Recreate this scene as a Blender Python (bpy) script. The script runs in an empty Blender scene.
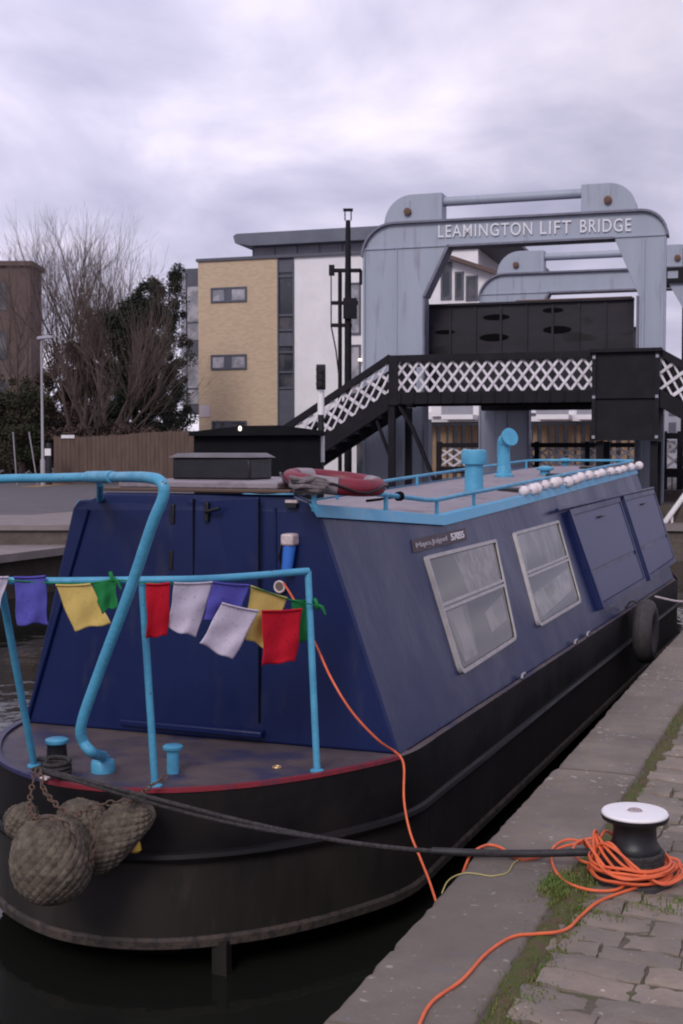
import bpy, math, random
from mathutils import Vector, Matrix
R = math.radians
rnd = random.Random(7)
SC = bpy.context.scene
COL = SC.collection

# ------------------------------------------------------------------ camera
F_PX, EYE = 1250.0, 1.55
PITCH = math.atan(62 / F_PX)
cam_d = bpy.data.cameras.new('camera'); cam = bpy.data.objects.new('camera', cam_d)
COL.objects.link(cam)
cam.location = (0, 0, EYE); cam.rotation_euler = (math.pi/2 - PITCH, 0, 0)
cam_d.sensor_fit = 'VERTICAL'; cam_d.sensor_height = 24.0; cam_d.lens = 24.0 * F_PX / 1024
cam_d.clip_start = .05; cam_d.clip_end = 3000
cam_d.dof.use_dof = True; cam_d.dof.focus_distance = 5.2; cam_d.dof.aperture_fstop = 9
SC.camera = cam

# ------------------------------------------------------------------ world + sun + exposure
SKY_X, SKY_Y = 10.0, .69
SUN_EL, SUN_AZ = R(38), R(-160)        # azimuth measured from +Y towards +X
w = bpy.data.worlds.new('World'); SC.world = w; w.use_nodes = True
nt = w.node_tree; nt.nodes.clear()
def wn(t, **k):
    n = nt.nodes.new(t)
    for a, b in k.items(): setattr(n, a, b)
    return n
sky = wn('ShaderNodeTexSky'); sky.sky_type = 'NISHITA'; sky.sun_disc = False
sky.sun_elevation = SUN_EL; sky.sun_rotation = SUN_AZ; sky.air_density = 1.0; sky.dust_density = 3.0
skb = wn('ShaderNodeBackground'); skb.inputs['Strength'].default_value = .06
nt.links.new(sky.outputs[0], skb.inputs['Color'])
tc = wn('ShaderNodeTexCoord'); sep = wn('ShaderNodeSeparateXYZ'); nt.links.new(tc.outputs['Generated'], sep.inputs[0])
ad = wn('ShaderNodeMath', operation='ADD'); ad.inputs[1].default_value = .22; nt.links.new(sep.outputs['Z'], ad.inputs[0])
mx = wn('ShaderNodeMath', operation='MAXIMUM'); mx.inputs[1].default_value = .05; nt.links.new(ad.outputs[0], mx.inputs[0])
dx = wn('ShaderNodeMath', operation='DIVIDE'); dy = wn('ShaderNodeMath', operation='DIVIDE')
nt.links.new(sep.outputs['X'], dx.inputs[0]); nt.links.new(mx.outputs[0], dx.inputs[1])
nt.links.new(sep.outputs['Y'], dy.inputs[0]); nt.links.new(mx.outputs[0], dy.inputs[1])
cmb = wn('ShaderNodeCombineXYZ'); nt.links.new(dx.outputs[0], cmb.inputs[0]); nt.links.new(dy.outputs[0], cmb.inputs[1])
mp = wn('ShaderNodeMapping'); mp.inputs['Location'].default_value = (SKY_X, SKY_Y, 0); mp.inputs['Rotation'].default_value = (0, 0, R(12)); mp.inputs['Scale'].default_value = (1, .8, 1)
nt.links.new(cmb.outputs[0], mp.inputs[0])
n1 = wn('ShaderNodeTexNoise'); n1.inputs['Scale'].default_value = 2.0; n1.inputs['Detail'].default_value = 6; n1.inputs['Roughness'].default_value = .5; n1.inputs['Distortion'].default_value = .3
nt.links.new(mp.outputs[0], n1.inputs['Vector'])
rp = wn('ShaderNodeValToRGB'); cr = rp.color_ramp
cr.elements[0].position = .33; cr.elements[0].color = (.36, .355, .49, 1)
cr.elements[1].position = .70; cr.elements[1].color = (.84, .775, .90, 1)
e = cr.elements.new(.5); e.color = (.53, .505, .66, 1)
nt.links.new(n1.outputs['Fac'], rp.inputs[0])
# overcast glow: brighter where the hidden sun sits and towards the horizon
dt = wn('ShaderNodeVectorMath', operation='DOT_PRODUCT')
nt.links.new(tc.outputs['Generated'], dt.inputs[0])
_sd = Vector((math.sin(R(-13))*math.cos(R(25)), math.cos(R(-13))*math.cos(R(25)), math.sin(R(25))))
dt.inputs[1].default_value = _sd
mr = wn('ShaderNodeMapRange'); mr.inputs['From Min'].default_value = .90; mr.inputs['From Max'].default_value = 1.0; mr.inputs['To Min'].default_value = 1.0; mr.inputs['To Max'].default_value = 1.35
nt.links.new(dt.outputs['Value'], mr.inputs['Value'])
clb = wn('ShaderNodeBackground'); nt.links.new(rp.outputs[0], clb.inputs['Color']); nt.links.new(mr.outputs[0], clb.inputs['Strength'])
mixs = wn('ShaderNodeMixShader'); mixs.inputs[0].default_value = .96
nt.links.new(skb.outputs[0], mixs.inputs[1]); nt.links.new(clb.outputs[0], mixs.inputs[2])
wo = wn('ShaderNodeOutputWorld'); nt.links.new(mixs.outputs[0], wo.inputs[0])

sl = bpy.data.lights.new('sun', 'SUN'); sl.energy = 1.5; sl.angle = R(22); sl.color = (1, .95, .92)
so = bpy.data.objects.new('sun', sl); COL.objects.link(so)
sdir = Vector((math.sin(SUN_AZ)*math.cos(SUN_EL), math.cos(SUN_AZ)*math.cos(SUN_EL), math.sin(SUN_EL)))
so.rotation_euler = sdir.to_track_quat('Z', 'Y').to_euler(); so.location = (-10, 5, 20)
SC.view_settings.view_transform = 'Standard'; SC.view_settings.look = 'None'
SC.view_settings.exposure = 0.16; SC.view_settings.gamma = 1.0; SC.view_settings.use_curve_mapping = False
SC.render.engine = 'CYCLES'
SC.cycles.pixel_filter_type = 'BLACKMAN_HARRIS'; SC.cycles.filter_width = 2.0

# ------------------------------------------------------------------ frames
def ray(px, py):
    x = (px-341.5)/F_PX; y = -(py-512)/F_PX; c, s = math.cos(PITCH), math.sin(PITCH)
    return Vector((x, c+y*s, y*c-s))
CAM = Vector((0, 0, EYE))
def Pz(px, py, z): r = ray(px, py); return CAM + r*((z-EYE)/r.z)
def Pd(px, py, d): r = ray(px, py); return CAM + r*(d/r.y)
def Pn(px, py, o, n): r = ray(px, py); return CAM + r*((o-CAM).dot(n)/r.dot(n))
BO = Vector((.285, 6.026, 0)); BU = Vector((math.sin(R(23)), math.cos(R(23)), 0)); BV = Vector((-math.cos(R(23)), math.sin(R(23)), 0))
def BL(u, v, z): return BO + BU*u + BV*v + Vector((0, 0, z))          # boat frame
def toB(p): d = p-BO; return (d.dot(BU), d.dot(BV), p.z)
QO = Vector((-.058, 3.319, 0)); QU = Vector((math.sin(R(22)), math.cos(R(22)), 0)); QW = Vector((math.cos(R(22)), -math.sin(R(22)), 0))
def QL(q, w_, z): return QO + QU*q + QW*w_ + Vector((0, 0, z))         # quay frame
RO = Vector((4.06, 29, 0)); R1 = Vector((math.cos(R(17.5)), -math.sin(R(17.5)), 0)); R2 = Vector((math.sin(R(17.5)), math.cos(R(17.5)), 0))
def RL(s, t, z): return RO + R1*s + R2*t + Vector((0, 0, z))           # bridge frame
def RP(px, py, t):
    p = Pn(px, py, RL(0, t, 0), R2); d = p-RO; return (d.dot(R1), p.z)
def WL(x, y, z): return Vector((x, y, z))

# ------------------------------------------------------------------ materials
def mat(name, col, rough=.6, col2=None, scale=3., thr=(.35, .65), detail=6, bump=0., bscale=None, metal=0., spec=.5,
        col3=None, s3=20., t3=(.6, .7), coat=0., stretch=(1, 1, 1), coords='Object', bdist=.01, rough2=None):
    m = bpy.data.materials.new(name); m.use_nodes = True; n = m.node_tree; b = n.nodes['Principled BSDF']
    b.inputs['Base Color'].default_value = (*col, 1); b.inputs['Roughness'].default_value = rough; b.inputs['Metallic'].default_value = metal
    b.inputs['Specular IOR Level'].default_value = spec; b.inputs['Coat Weight'].default_value = coat
    t = n.nodes.new('ShaderNodeTexCoord'); mpp = n.nodes.new('ShaderNodeMapping'); mpp.inputs['Scale'].default_value = stretch
    n.links.new(t.outputs[coords], mpp.inputs[0])
    out = None
    if col2:
        no = n.nodes.new('ShaderNodeTexNoise'); no.inputs['Scale'].default_value = scale; no.inputs['Detail'].default_value = detail; no.inputs['Roughness'].default_value = .6
        n.links.new(mpp.outputs[0], no.inputs['Vector'])
        r = n.nodes.new('ShaderNodeValToRGB'); r.color_ramp.elements[0].position = thr[0]; r.color_ramp.elements[1].position = thr[1]
        r.color_ramp.elements[0].color = (*col, 1); r.color_ramp.elements[1].color = (*col2, 1)
        n.links.new(no.outputs['Fac'], r.inputs[0]); out = r.outputs[0]
        if rough2 is not None:
            q = n.nodes.new('ShaderNodeMapRange'); q.inputs['From Min'].default_value = thr[0]; q.inputs['From Max'].default_value = thr[1]
            q.inputs['To Min'].default_value = rough; q.inputs['To Max'].default_value = rough2
            n.links.new(no.outputs['Fac'], q.inputs['Value']); n.links.new(q.outputs[0], b.inputs['Roughness'])
    if col3:
        no3 = n.nodes.new('ShaderNodeTexNoise'); no3.inputs['Scale'].default_value = s3; no3.inputs['Detail'].default_value = 4
        n.links.new(mpp.outputs[0], no3.inputs['Vector'])
        r3 = n.nodes.new('ShaderNodeMapRange'); r3.inputs['From Min'].default_value = t3[0]; r3.inputs['From Max'].default_value = t3[1]
        n.links.new(no3.outputs['Fac'], r3.inputs['Value'])
        mi = n.nodes.new('ShaderNodeMix'); mi.data_type = 'RGBA'; n.links.new(r3.outputs[0], mi.inputs['Factor'])
        if out: n.links.new(out, mi.inputs[6])
        else: mi.inputs[6].default_value = (*col, 1)
        mi.inputs[7].default_value = (*col3, 1); out = mi.outputs[2]
    if out: n.links.new(out, b.inputs['Base Color'])
    if bump:
        nb = n.nodes.new('ShaderNodeTexNoise'); nb.inputs['Scale'].default_value = bscale or scale*4; nb.inputs['Detail'].default_value = 5
        n.links.new(mpp.outputs[0], nb.inputs['Vector'])
        bp = n.nodes.new('ShaderNodeBump'); bp.inputs['Strength'].default_value = bump; bp.inputs['Distance'].default_value = bdist
        n.links.new(nb.outputs['Fac'], bp.inputs['Height']); n.links.new(bp.outputs[0], b.inputs['Normal'])
    return m
M = {}
M['hull'] = mat('hull_black', (.004, .0035, .004), .5, (.012, .009, .009), 2.2, (.4, .7), bump=.25, bscale=9, col3=(.035, .024, .02), s3=16, t3=(.66, .78), rough2=.65, spec=.3)
M['hull_low'] = mat('hull_lower', (.016, .014, .013), .5, (.034, .028, .025), 3, (.35, .7), spec=.3, bump=.3, bscale=14, col3=(.045, .034, .028), s3=11, t3=(.62, .8), stretch=(1, 1, .35))
M['rust_lip'] = mat('rusted_lip', (.032, .024, .021), .75, (.065, .046, .036), 9, (.35, .65), bump=.5, bscale=50, col3=(.02, .015, .015), s3=22, t3=(.5, .62))
M['deck'] = mat('deck_worn', (.075, .056, .068), .6, (.125, .095, .095), 3.2, (.35, .65), bump=.4, bscale=60, col3=(.040, .036, .085), s3=4.2, t3=(.48, .66))
M['rim_red'] = mat('rim_red', (.24, .022, .035), .5, (.12, .03, .05), 9, (.5, .7), bump=.2)
M['rim_blue'] = mat('rim_blue', (.03, .028, .09), .5, (.08, .06, .09), 8, (.5, .7))
M['navy'] = mat('navy_paint', (.0025, .010, .062), .30, (.005, .014, .080), 1.6, (.3, .7), bump=.22, bscale=3.2, bdist=.05, col3=(.022, .026, .07), s3=6, t3=(.58, .72), rough2=.48, spec=.4, stretch=(1, 1, .4))
M['navy_side'] = mat('navy_side_paint', (.005, .012, .068), .25, (.009, .017, .083), 1.5, (.3, .7), bump=.25, bscale=2.6, bdist=.06, col3=(.026, .028, .080), s3=5, t3=(.60, .78), rough2=.46, spec=.4, stretch=(1, 1, .5))
M['panel'] = mat('hatch_panel_paint', (.020, .028, .105), .40, (.03, .034, .112), 4, (.3, .7), bump=.08, bscale=8)
M['roof'] = mat('roof_paint', (.23, .195, .225), .6, (.30, .26, .29), 2.5, (.3, .7), bump=.3, bscale=80, col3=(.17, .13, .16), s3=5, t3=(.58, .7))
M['blue'] = mat('light_blue_paint', (.085, .36, .55), .40, (.065, .29, .47), 9, (.4, .65), bump=.3, bscale=45, col3=(.10, .075, .06), s3=28, t3=(.70, .73), rough2=.6)
M['blue2'] = mat('trim_blue_paint', (.085, .37, .60), .45, (.15, .37, .54), 7, (.45, .7), bump=.1, bscale=30)
M['alu'] = mat('window_frame_metal', (.46, .43, .43), .45, (.36, .33, .33), 14, (.4, .7), metal=.25, bump=.1)
M['black'] = mat('black_paint', (.006, .006, .008), .45, (.013, .012, .016), 6, (.4, .7), bump=.15, bscale=25)
M['black_m'] = mat('black_matt', (.004, .004, .005), .9, (.008, .007, .009), 8, bump=.2, spec=.1)
M['bridge_black'] = mat('bridge_black', (.006, .0055, .009), .65, (.013, .011, .017), 3, (.4, .7), bump=.1, spec=.25)
M['deck_panel'] = mat('lift_deck_dark', (.017, .014, .021), .55, (.027, .022, .032), 1.3, (.4, .65), spec=.3, col3=(.006, .006, .008), s3=1.5, t3=(.6, .68), stretch=(.6, .6, 1.8))
M['grey'] = mat('bridge_grey', (.34, .37, .455), .5, (.30, .33, .41), 1.1, (.35, .65), bump=.08, bscale=6, col3=(.24, .25, .31), s3=4, t3=(.58, .76), stretch=(1.6, 1.6, .22))
M['grey_d'] = mat('bridge_grey_flange', (.17, .17, .235), .55, (.12, .115, .15), 4, (.4, .7))
M['rustspot'] = mat('rust', (.20, .10, .06), .8, (.1, .06, .05), 9)
M['white'] = mat('white_paint', (.76, .72, .77), .55, (.52, .48, .52), 6, (.4, .7))
M['letter'] = mat('letter_white', (.72, .71, .76), .6)
M['cap'] = mat('bollard_cap_white', (.86, .83, .85), .45, (.78, .74, .76), 9, (.5, .8), col3=(.3, .24, .22), s3=30, t3=(.72, .76))
M['stone'] = mat('coping_stone', (.28, .222, .180), .8, (.19, .148, .120), 3.4, (.35, .65), bump=.6, bscale=55, col3=(.205, .175, .165), s3=11, t3=(.56, .68), bdist=.006)
M['sett'] = mat('sett_stone', (.32, .255, .205), .78, (.21, .165, .133), 4, (.35, .65), bump=.75, bscale=40, col3=(.23, .195, .18), s3=15, t3=(.57, .7), bdist=.008)
def weather(m, island=False):
    n = m.node_tree; b = n.nodes['Principled BSDF']; src = b.inputs['Base Color'].links[0].from_socket; t = [x for x in n.nodes if x.type == 'MAPPING'][0]
    def mix(fac, a, colr, bt='MIX'):
        mi = n.nodes.new('ShaderNodeMix'); mi.data_type = 'RGBA'; mi.blend_type = bt; n.links.new(fac, mi.inputs['Factor']); n.links.new(a, mi.inputs[6])
        if isinstance(colr, tuple): mi.inputs[7].default_value = (*colr, 1)
        else: n.links.new(colr, mi.inputs[7])
        return mi.outputs[2]
    for sc, lo, hi, colr, thr in ((26, .05, .0, (.50, .47, .44), .62), (60, .0, .0, (.40, .37, .34), .655)):
        vo = n.nodes.new('ShaderNodeTexNoise'); vo.inputs['Scale'].default_value = sc; vo.inputs['Detail'].default_value = 3; n.links.new(t.outputs[0], vo.inputs['Vector'])
        big = n.nodes.new('ShaderNodeTexNoise'); big.inputs['Scale'].default_value = 1.6; n.links.new(t.outputs[0], big.inputs['Vector'])
        mu = n.nodes.new('ShaderNodeMath'); mu.operation = 'MULTIPLY_ADD'; mu.inputs[1].default_value = .35; n.links.new(big.outputs['Fac'], mu.inputs[0]); n.links.new(vo.outputs['Fac'], mu.inputs[2])
        q_ = n.nodes.new('ShaderNodeMapRange'); q_.inputs['From Min'].default_value = thr+.235; q_.inputs['From Max'].default_value = thr+.265; n.links.new(mu.outputs[0], q_.inputs['Value'])
        src = mix(q_.outputs[0], src, colr)
    st_ = n.nodes.new('ShaderNodeTexNoise'); st_.inputs['Scale'].default_value = .9; st_.inputs['Detail'].default_value = 4; n.links.new(t.outputs[0], st_.inputs['Vector'])
    q_ = n.nodes.new('ShaderNodeMapRange'); q_.inputs['From Min'].default_value = .42; q_.inputs['From Max'].default_value = .66; q_.inputs['To Min'].default_value = 0; q_.inputs['To Max'].default_value = .55; n.links.new(st_.outputs['Fac'], q_.inputs['Value'])
    src = mix(q_.outputs[0], src, (.085, .073, .062))
    if island:
        g_ = n.nodes.new('ShaderNodeNewGeometry'); q_ = n.nodes.new('ShaderNodeMapRange'); q_.inputs['To Min'].default_value = .0; q_.inputs['To Max'].default_value = .5; n.links.new(g_.outputs['Random Per Island'], q_.inputs['Value'])
        src = mix(q_.outputs[0], src, (.11, .10, .088))
    n.links.new(src, b.inputs['Base Color'])
weather(M['stone'], True); weather(M['sett'], True)
M['joint'] = mat('joint_soil', (.115, .092, .072), .95, (.085, .088, .042), 9, (.45, .6), bump=.8, bscale=90)
M['moss'] = mat('moss', (.085, .10, .022), .95, (.12, .085, .045), 14, (.4, .6), bump=1, bscale=150)
M['grass'] = mat('grass_blade', (.085, .15, .022), .7, (.15, .14, .04), 6, (.4, .65))
M['wall'] = mat('canal_wall', (.075, .058, .05), .85, (.12, .095, .082), 2, (.35, .65), bump=.8, bscale=9, bdist=.04)
M['ground'] = mat('earth', (.11, .09, .085), .9, (.07, .06, .05), .4)
M['asphalt'] = mat('asphalt', (.085, .075, .085), .8, (.115, .10, .11), 1.2, bump=.3, bscale=60)
M['kerb'] = mat('kerb_stone', (.24, .20, .20), .8, (.19, .16, .155), 3, bump=.4)
M['orange'] = mat('orange_cable', (.78, .15, .05), .5, (.62, .11, .04), 15, (.4, .7))
M['rope'] = mat('black_rope', (.018, .016, .018), .8, (.045, .038, .038), 60, (.4, .6), bump=.8, bscale=220, bdist=.004)
M['hose'] = mat('hose_sleeve', (.013, .012, .014), .6, (.03, .027, .03), 20)
M['fibre'] = mat('fender_rope', (.155, .125, .095), .95, (.070, .055, .042), 22, (.36, .62), bump=.9, bscale=130, bdist=.004)
M['chain'] = mat('rusty_chain', (.085, .065, .055), .7, (.15, .08, .05), 40, metal=.3)
M['yellow'] = mat('yellow_plastic', (.65, .42, .05), .5)
M['thread'] = mat('yellow_string', (.48, .40, .15), .8)
M['red'] = mat('lifebuoy_red', (.22, .013, .032), .5, (.14, .015, .03), 8, bump=.15)
M['greyband'] = mat('lifebuoy_grey', (.30, .26, .28), .6, (.2, .17, .19), 12)
M['float'] = mat('float_white', (.80, .72, .74), .5, (.66, .58, .60), 20)
M['wood'] = mat('hatch_wood', (.10, .055, .035), .6, (.10, .065, .05), 9, stretch=(1, 1, 4))
M['boxtop'] = mat('box_top_grey', (.15, .135, .15), .55, (.10, .09, .10), 6)
M['pipe_w'] = mat('fitting_white', (.66, .55, .56), .6, (.45, .36, .36), 60)
M['pipe_b'] = mat('fitting_blue', (.03, .15, .55), .4)
M['rubber'] = mat('tyre_rubber', (.035, .031, .033), .75, (.055, .048, .05), 15, bump=.3)
M['brick'] = None
M['render'] = mat('white_render', (.80, .77, .79), .8, (.73, .70, .72), 1.2)
M['frame'] = mat('window_grey', (.07, .075, .10), .5, (.09, .09, .12), 3)
M['clad'] = mat('grey_cladding', (.33, .32, .37), .6, (.28, .27, .32), 2)
M['roofslab'] = mat('roof_slab_grey', (.10, .11, .15), .5, (.13, .14, .18), 1)
M['gold'] = mat('timber_gold', (.30, .19, .10), .6, (.20, .12, .07), 3, stretch=(6, 6, 1))
M['glass'] = mat('dark_glass', (.035, .04, .05), .08, (.11, .10, .11), .9, (.45, .6), spec=.6)
M['glass_l'] = mat('lit_glass', (.22, .22, .25), .12, (.42, .40, .44), 1.2, (.45, .6), spec=.6)
M['curtain'] = mat('curtain_cloth', (.30, .28, .27), .9, (.50, .46, .45), 3.5, (.46, .54), detail=2, stretch=(1, 1, .5))
M['fence'] = mat('fence_boards', (.125, .080, .062), .8, (.085, .055, .044), 2.5, stretch=(2, 2, .4), bump=.4)
M['bark'] = mat('bare_bark', (.080, .055, .043), .9, (.07, .048, .05), 4)
M['twig'] = mat('bare_twigs', (.13, .092, .080), .9)
M['leafd'] = mat('evergreen_leaf', (.012, .019, .011), .95, (.024, .027, .015), 1.4, (.4, .6))
M['leafm'] = mat('ivy_leaf', (.030, .036, .017), .95, (.048, .040, .024), 1.2, (.4, .6))
M['leafb'] = mat('brown_hedge_leaf', (.075, .042, .036), .9, (.05, .035, .028), 1.4)
M['sandstone'] = mat('brown_stone', (.10, .068, .060), .85, (.13, .085, .08), .7, bump=.4)
M['steel'] = mat('galvanised', (.30, .28, .31), .5)
M['shed'] = mat('shed_black', (.003, .003, .005), .8, (.006, .006, .009), 3, spec=.2)
M['signboard'] = mat('name_board', (.085, .065, .075), .7, (.06, .045, .055), 30)

def brick_mat(name, c1, c2, mortar, sc, rot=0):
    m = bpy.data.materials.new(name); m.use_nodes = True; n = m.node_tree; b = n.nodes['Principled BSDF']; b.inputs['Roughness'].default_value = .85
    t = n.nodes.new('ShaderNodeTexCoord'); mp_ = n.nodes.new('ShaderNodeMapping'); mp_.inputs['Rotation'].default_value = (R(90), 0, 0)
    n.links.new(t.outputs['Object'], mp_.inputs[0])
    br = n.nodes.new('ShaderNodeTexBrick'); br.inputs['Scale'].default_value = sc; br.inputs['Color1'].default_value = (*c1, 1); br.inputs['Color2'].default_value = (*c2, 1)
    br.inputs['Mortar'].default_value = (*mortar, 1); br.inputs['Mortar Size'].default_value = .012; br.inputs['Row Height'].default_value = .3; br.inputs['Brick Width'].default_value = .85
    n.links.new(mp_.outputs[0], br.inputs['Vector']); n.links.new(br.outputs[0], b.inputs['Base Color'])
    return m
M['brick'] = brick_mat('buff_brick', (.56, .42, .29), (.48, .355, .245), (.46, .37, .28), 3.6)

def glass_pane_mat():
    m = bpy.data.materials.new('boat_glass'); m.use_nodes = True; n = m.node_tree; n.nodes.clear()
    tr = n.nodes.new('ShaderNodeBsdfTransparent'); tr.inputs[0].default_value = (.86, .86, .83, 1)
    gl = n.nodes.new('ShaderNodeBsdfGlossy'); gl.inputs['Roughness'].default_value = .04; gl.inputs['Color'].default_value = (1, 1, 1, 1)
    fr = n.nodes.new('ShaderNodeFresnel'); fr.inputs['IOR'].default_value = 1.5
    mi = n.nodes.new('ShaderNodeMixShader'); o = n.nodes.new('ShaderNodeOutputMaterial')
    n.links.new(fr.outputs[0], mi.inputs[0]); n.links.new(tr.outputs[0], mi.inputs[1]); n.links.new(gl.outputs[0], mi.inputs[2]); n.links.new(mi.outputs[0], o.inputs[0])
    return m
M['pane'] = glass_pane_mat()

def water_mat():
    m = bpy.data.materials.new('canal_water'); m.use_nodes = True; n = m.node_tree; b = n.nodes['Principled BSDF']
    b.inputs['Base Color'].default_value = (.010, .011, .009, 1); b.inputs['Roughness'].default_value = .04; b.inputs['IOR'].default_value = 1.33
    t = n.nodes.new('ShaderNodeTexCoord'); no = n.nodes.new('ShaderNodeTexNoise'); no.inputs['Scale'].default_value = 2.6; no.inputs['Detail'].default_value = 3
    n.links.new(t.outputs['Object'], no.inputs['Vector'])
    bp = n.nodes.new('ShaderNodeBump'); bp.inputs['Strength'].default_value = .12; bp.inputs['Distance'].default_value = .05
    n.links.new(no.outputs['Fac'], bp.inputs['Height']); n.links.new(bp.outputs[0], b.inputs['Normal'])
    return m
M['water'] = water_mat()
def emit_mat(name, col, st):
    m = bpy.data.materials.new(name); m.use_nodes = True; b = m.node_tree.nodes['Principled BSDF']
    b.inputs['Base Color'].default_value = (*col, 1); b.inputs['Emission Color'].default_value = (*col, 1); b.inputs['Emission Strength'].default_value = st
    return m
M['lamp'] = emit_mat('lamp_glow', (1, .85, .7), 1.6)
def cloth_mat(name, col, ink):
    m = mat(name, col, .85, tuple(c*.8 for c in col), 9, (.4, .7), col3=ink, s3=70, t3=(.60, .68))
    n = m.node_tree; b = n.nodes['Principled BSDF']; b.inputs['Specular IOR Level'].default_value = .1
    out = [x for x in n.nodes if x.type == 'OUTPUT_MATERIAL'][0]
    tl = n.nodes.new('ShaderNodeBsdfTranslucent'); tl.inputs[0].default_value = (*col, 1)
    mi = n.nodes.new('ShaderNodeMixShader'); mi.inputs[0].default_value = .25
    n.links.new(b.outputs[0], mi.inputs[1]); n.links.new(tl.outputs[0], mi.inputs[2]); n.links.new(mi.outputs[0], out.inputs[0])
    return m
M['fl_white'] = cloth_mat('flag_white', (.72, .65, .77), (.50, .45, .55))
M['fl_blue'] = cloth_mat('flag_blue', (.13, .12, .50), (.09, .08, .38))
M['fl_yellow'] = cloth_mat('flag_yellow', (.78, .58, .19), (.66, .48, .15))
M['fl_green'] = cloth_mat('flag_green', (.03, .26, .08), (.02, .17, .06))
M['fl_red'] = cloth_mat('flag_red', (.66, .018, .04), (.42, .015, .035))

# ------------------------------------------------------------------ object helpers
ORG = {}
def tag(o, label=None, cat=None, group=None, kind=None):
    if label: o['label'] = label
    if cat: o['category'] = cat
    if group: o['group'] = group
    if kind: o['kind'] = kind
    return o
def thing(name, loc, label, cat, group=None):
    o = bpy.data.objects.new(name, None); COL.objects.link(o); o.location = loc; o.empty_display_size = .2
    ORG[o.name] = Vector(loc); return tag(o, label, cat, group)
class MB:
    def __init__(s, F=WL): s.v = []; s.f = []; s.F = F
    def add(s, pts, faces, world=False):
        b = len(s.v); s.v += [Vector(p) if world else s.F(*p) for p in pts]; s.f += [tuple(b+i for i in f) for f in faces]; return s
    def box(s, x0, x1, y0, y1, z0, z1):
        p = [(x, y, z) for z in (z0, z1) for y in (y0, y1) for x in (x0, x1)]
        return s.add(p, [(0, 2, 3, 1), (4, 5, 7, 6), (0, 1, 5, 4), (2, 6, 7, 3), (0, 4, 6, 2), (1, 3, 7, 5)])
    def hexa(s, p, world=False):     # 8 pts: bottom 4 ccw, top 4 ccw
        return s.add(p, [(3, 2, 1, 0), (4, 5, 6, 7), (0, 1, 5, 4), (1, 2, 6, 5), (2, 3, 7, 6), (3, 0, 4, 7)], world)
    def prism(s, poly, fn):          # poly 2-D, fn(a,b,k) -> frame coords, k = 0/1
        n = len(poly); p = [fn(a, b, 0) for a, b in poly]+[fn(a, b, 1) for a, b in poly]
        return s.add(p, [tuple(range(n)), tuple(range(2*n-1, n-1, -1))]+[(i, (i+1) % n, n+(i+1) % n, n+i) for i in range(n)])
    def tube(s, pts, r, n=8, closed=False, world=True, caps=True):
        P = [Vector(p) if world else s.F(*p) for p in pts]
        m = len(P); rr = r if isinstance(r, (list, tuple)) else [r]*m
        T = []
        for i in range(m):
            a = P[(i-1) % m] if (closed or i > 0) else P[i]; b = P[(i+1) % m] if (closed or i < m-1) else P[i]
            T.append((b-a).normalized())
        nrm = T[0].orthogonal().normalized(); V = []
        for i in range(m):
            nrm = (nrm - T[i]*nrm.dot(T[i]))
            if nrm.length < 1e-6: nrm = T[i].orthogonal()
            nrm.normalize(); bi = T[i].cross(nrm)
            for k in range(n):
                a = 2*math.pi*k/n; V.append(P[i]+(nrm*math.cos(a)+bi*math.sin(a))*rr[i])
        Fc = []
        for i in range(m if closed else m-1):
            j = (i+1) % m
            for k in range(n): l = (k+1) % n; Fc.append((i*n+k, i*n+l, j*n+l, j*n+k))
        if caps and not closed: Fc += [tuple(range(n-1, -1, -1)), tuple((m-1)*n+k for k in range(n))]
        return s.add(V, Fc, True)
    def lathe(s, c, prof, n=24, axis=Vector((0, 0, 1))):
        q = Vector((0, 0, 1)).rotation_difference(axis); V = []
        for r, z in prof:
            for k in range(n):
                a = 2*math.pi*k/n; V.append(Vector(c)+q @ Vector((r*math.cos(a), r*math.sin(a), z)))
        m = len(prof)
        Fc = [(i*n+k, i*n+(k+1) % n, (i+1)*n+(k+1) % n, (i+1)*n+k) for i in range(m-1) for k in range(n)]
        Fc += [tuple(range(n-1, -1, -1)), tuple((m-1)*n+k for k in range(n))]
        return s.add(V, Fc, True)
    def torus(s, c, axis, Rr, r, n=28, k=10, squash=1):
        q = Vector((0, 0, 1)).rotation_difference(Vector(axis).normalized()); V = []
        for i in range(n):
            a = 2*math.pi*i/n
            for j in range(k):
                b = 2*math.pi*j/k
                V.append(Vector(c)+q @ Vector(((Rr+r*math.cos(b))*math.cos(a), (Rr+r*math.cos(b))*math.sin(a), r*squash*math.sin(b))))
        return s.add(V, [(i*k+j, ((i+1) % n)*k+j, ((i+1) % n)*k+(j+1) % k, i*k+(j+1) % k) for i in range(n) for j in range(k)], True)
    def build(s, name, m, parent=None, smooth=True, bevel=0, ang=38, label=None):
        me = bpy.data.meshes.new(name)
        if parent is not None: org = ORG[parent.name]
        else:
            xs = [p.x for p in s.v]; ys = [p.y for p in s.v]; zs = [p.z for p in s.v]
            org = Vector(((min(xs)+max(xs))/2, (min(ys)+max(ys))/2, min(zs)))
        me.from_pydata([p-org for p in s.v], [], s.f); me.materials.append(m); me.update()
        import bmesh
        bm = bmesh.new(); bm.from_mesh(me); bmesh.ops.recalc_face_normals(bm, faces=bm.faces); bm.to_mesh(me); bm.free()
        if smooth:
            me.polygons.foreach_set('use_smooth', [True]*len(me.polygons)); me.set_sharp_from_angle(angle=R(ang))
        o = bpy.data.objects.new(name, me); COL.objects.link(o)
        if parent is not None: o.parent = parent
        else: o.location = org
        ORG[o.name] = org
        if bevel:
            b = o.modifiers.new('bevel', 'BEVEL'); b.width = bevel; b.segments = 2; b.limit_method = 'ANGLE'; b.angle_limit = R(40)
        if label: o['label'] = label
        return o
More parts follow.
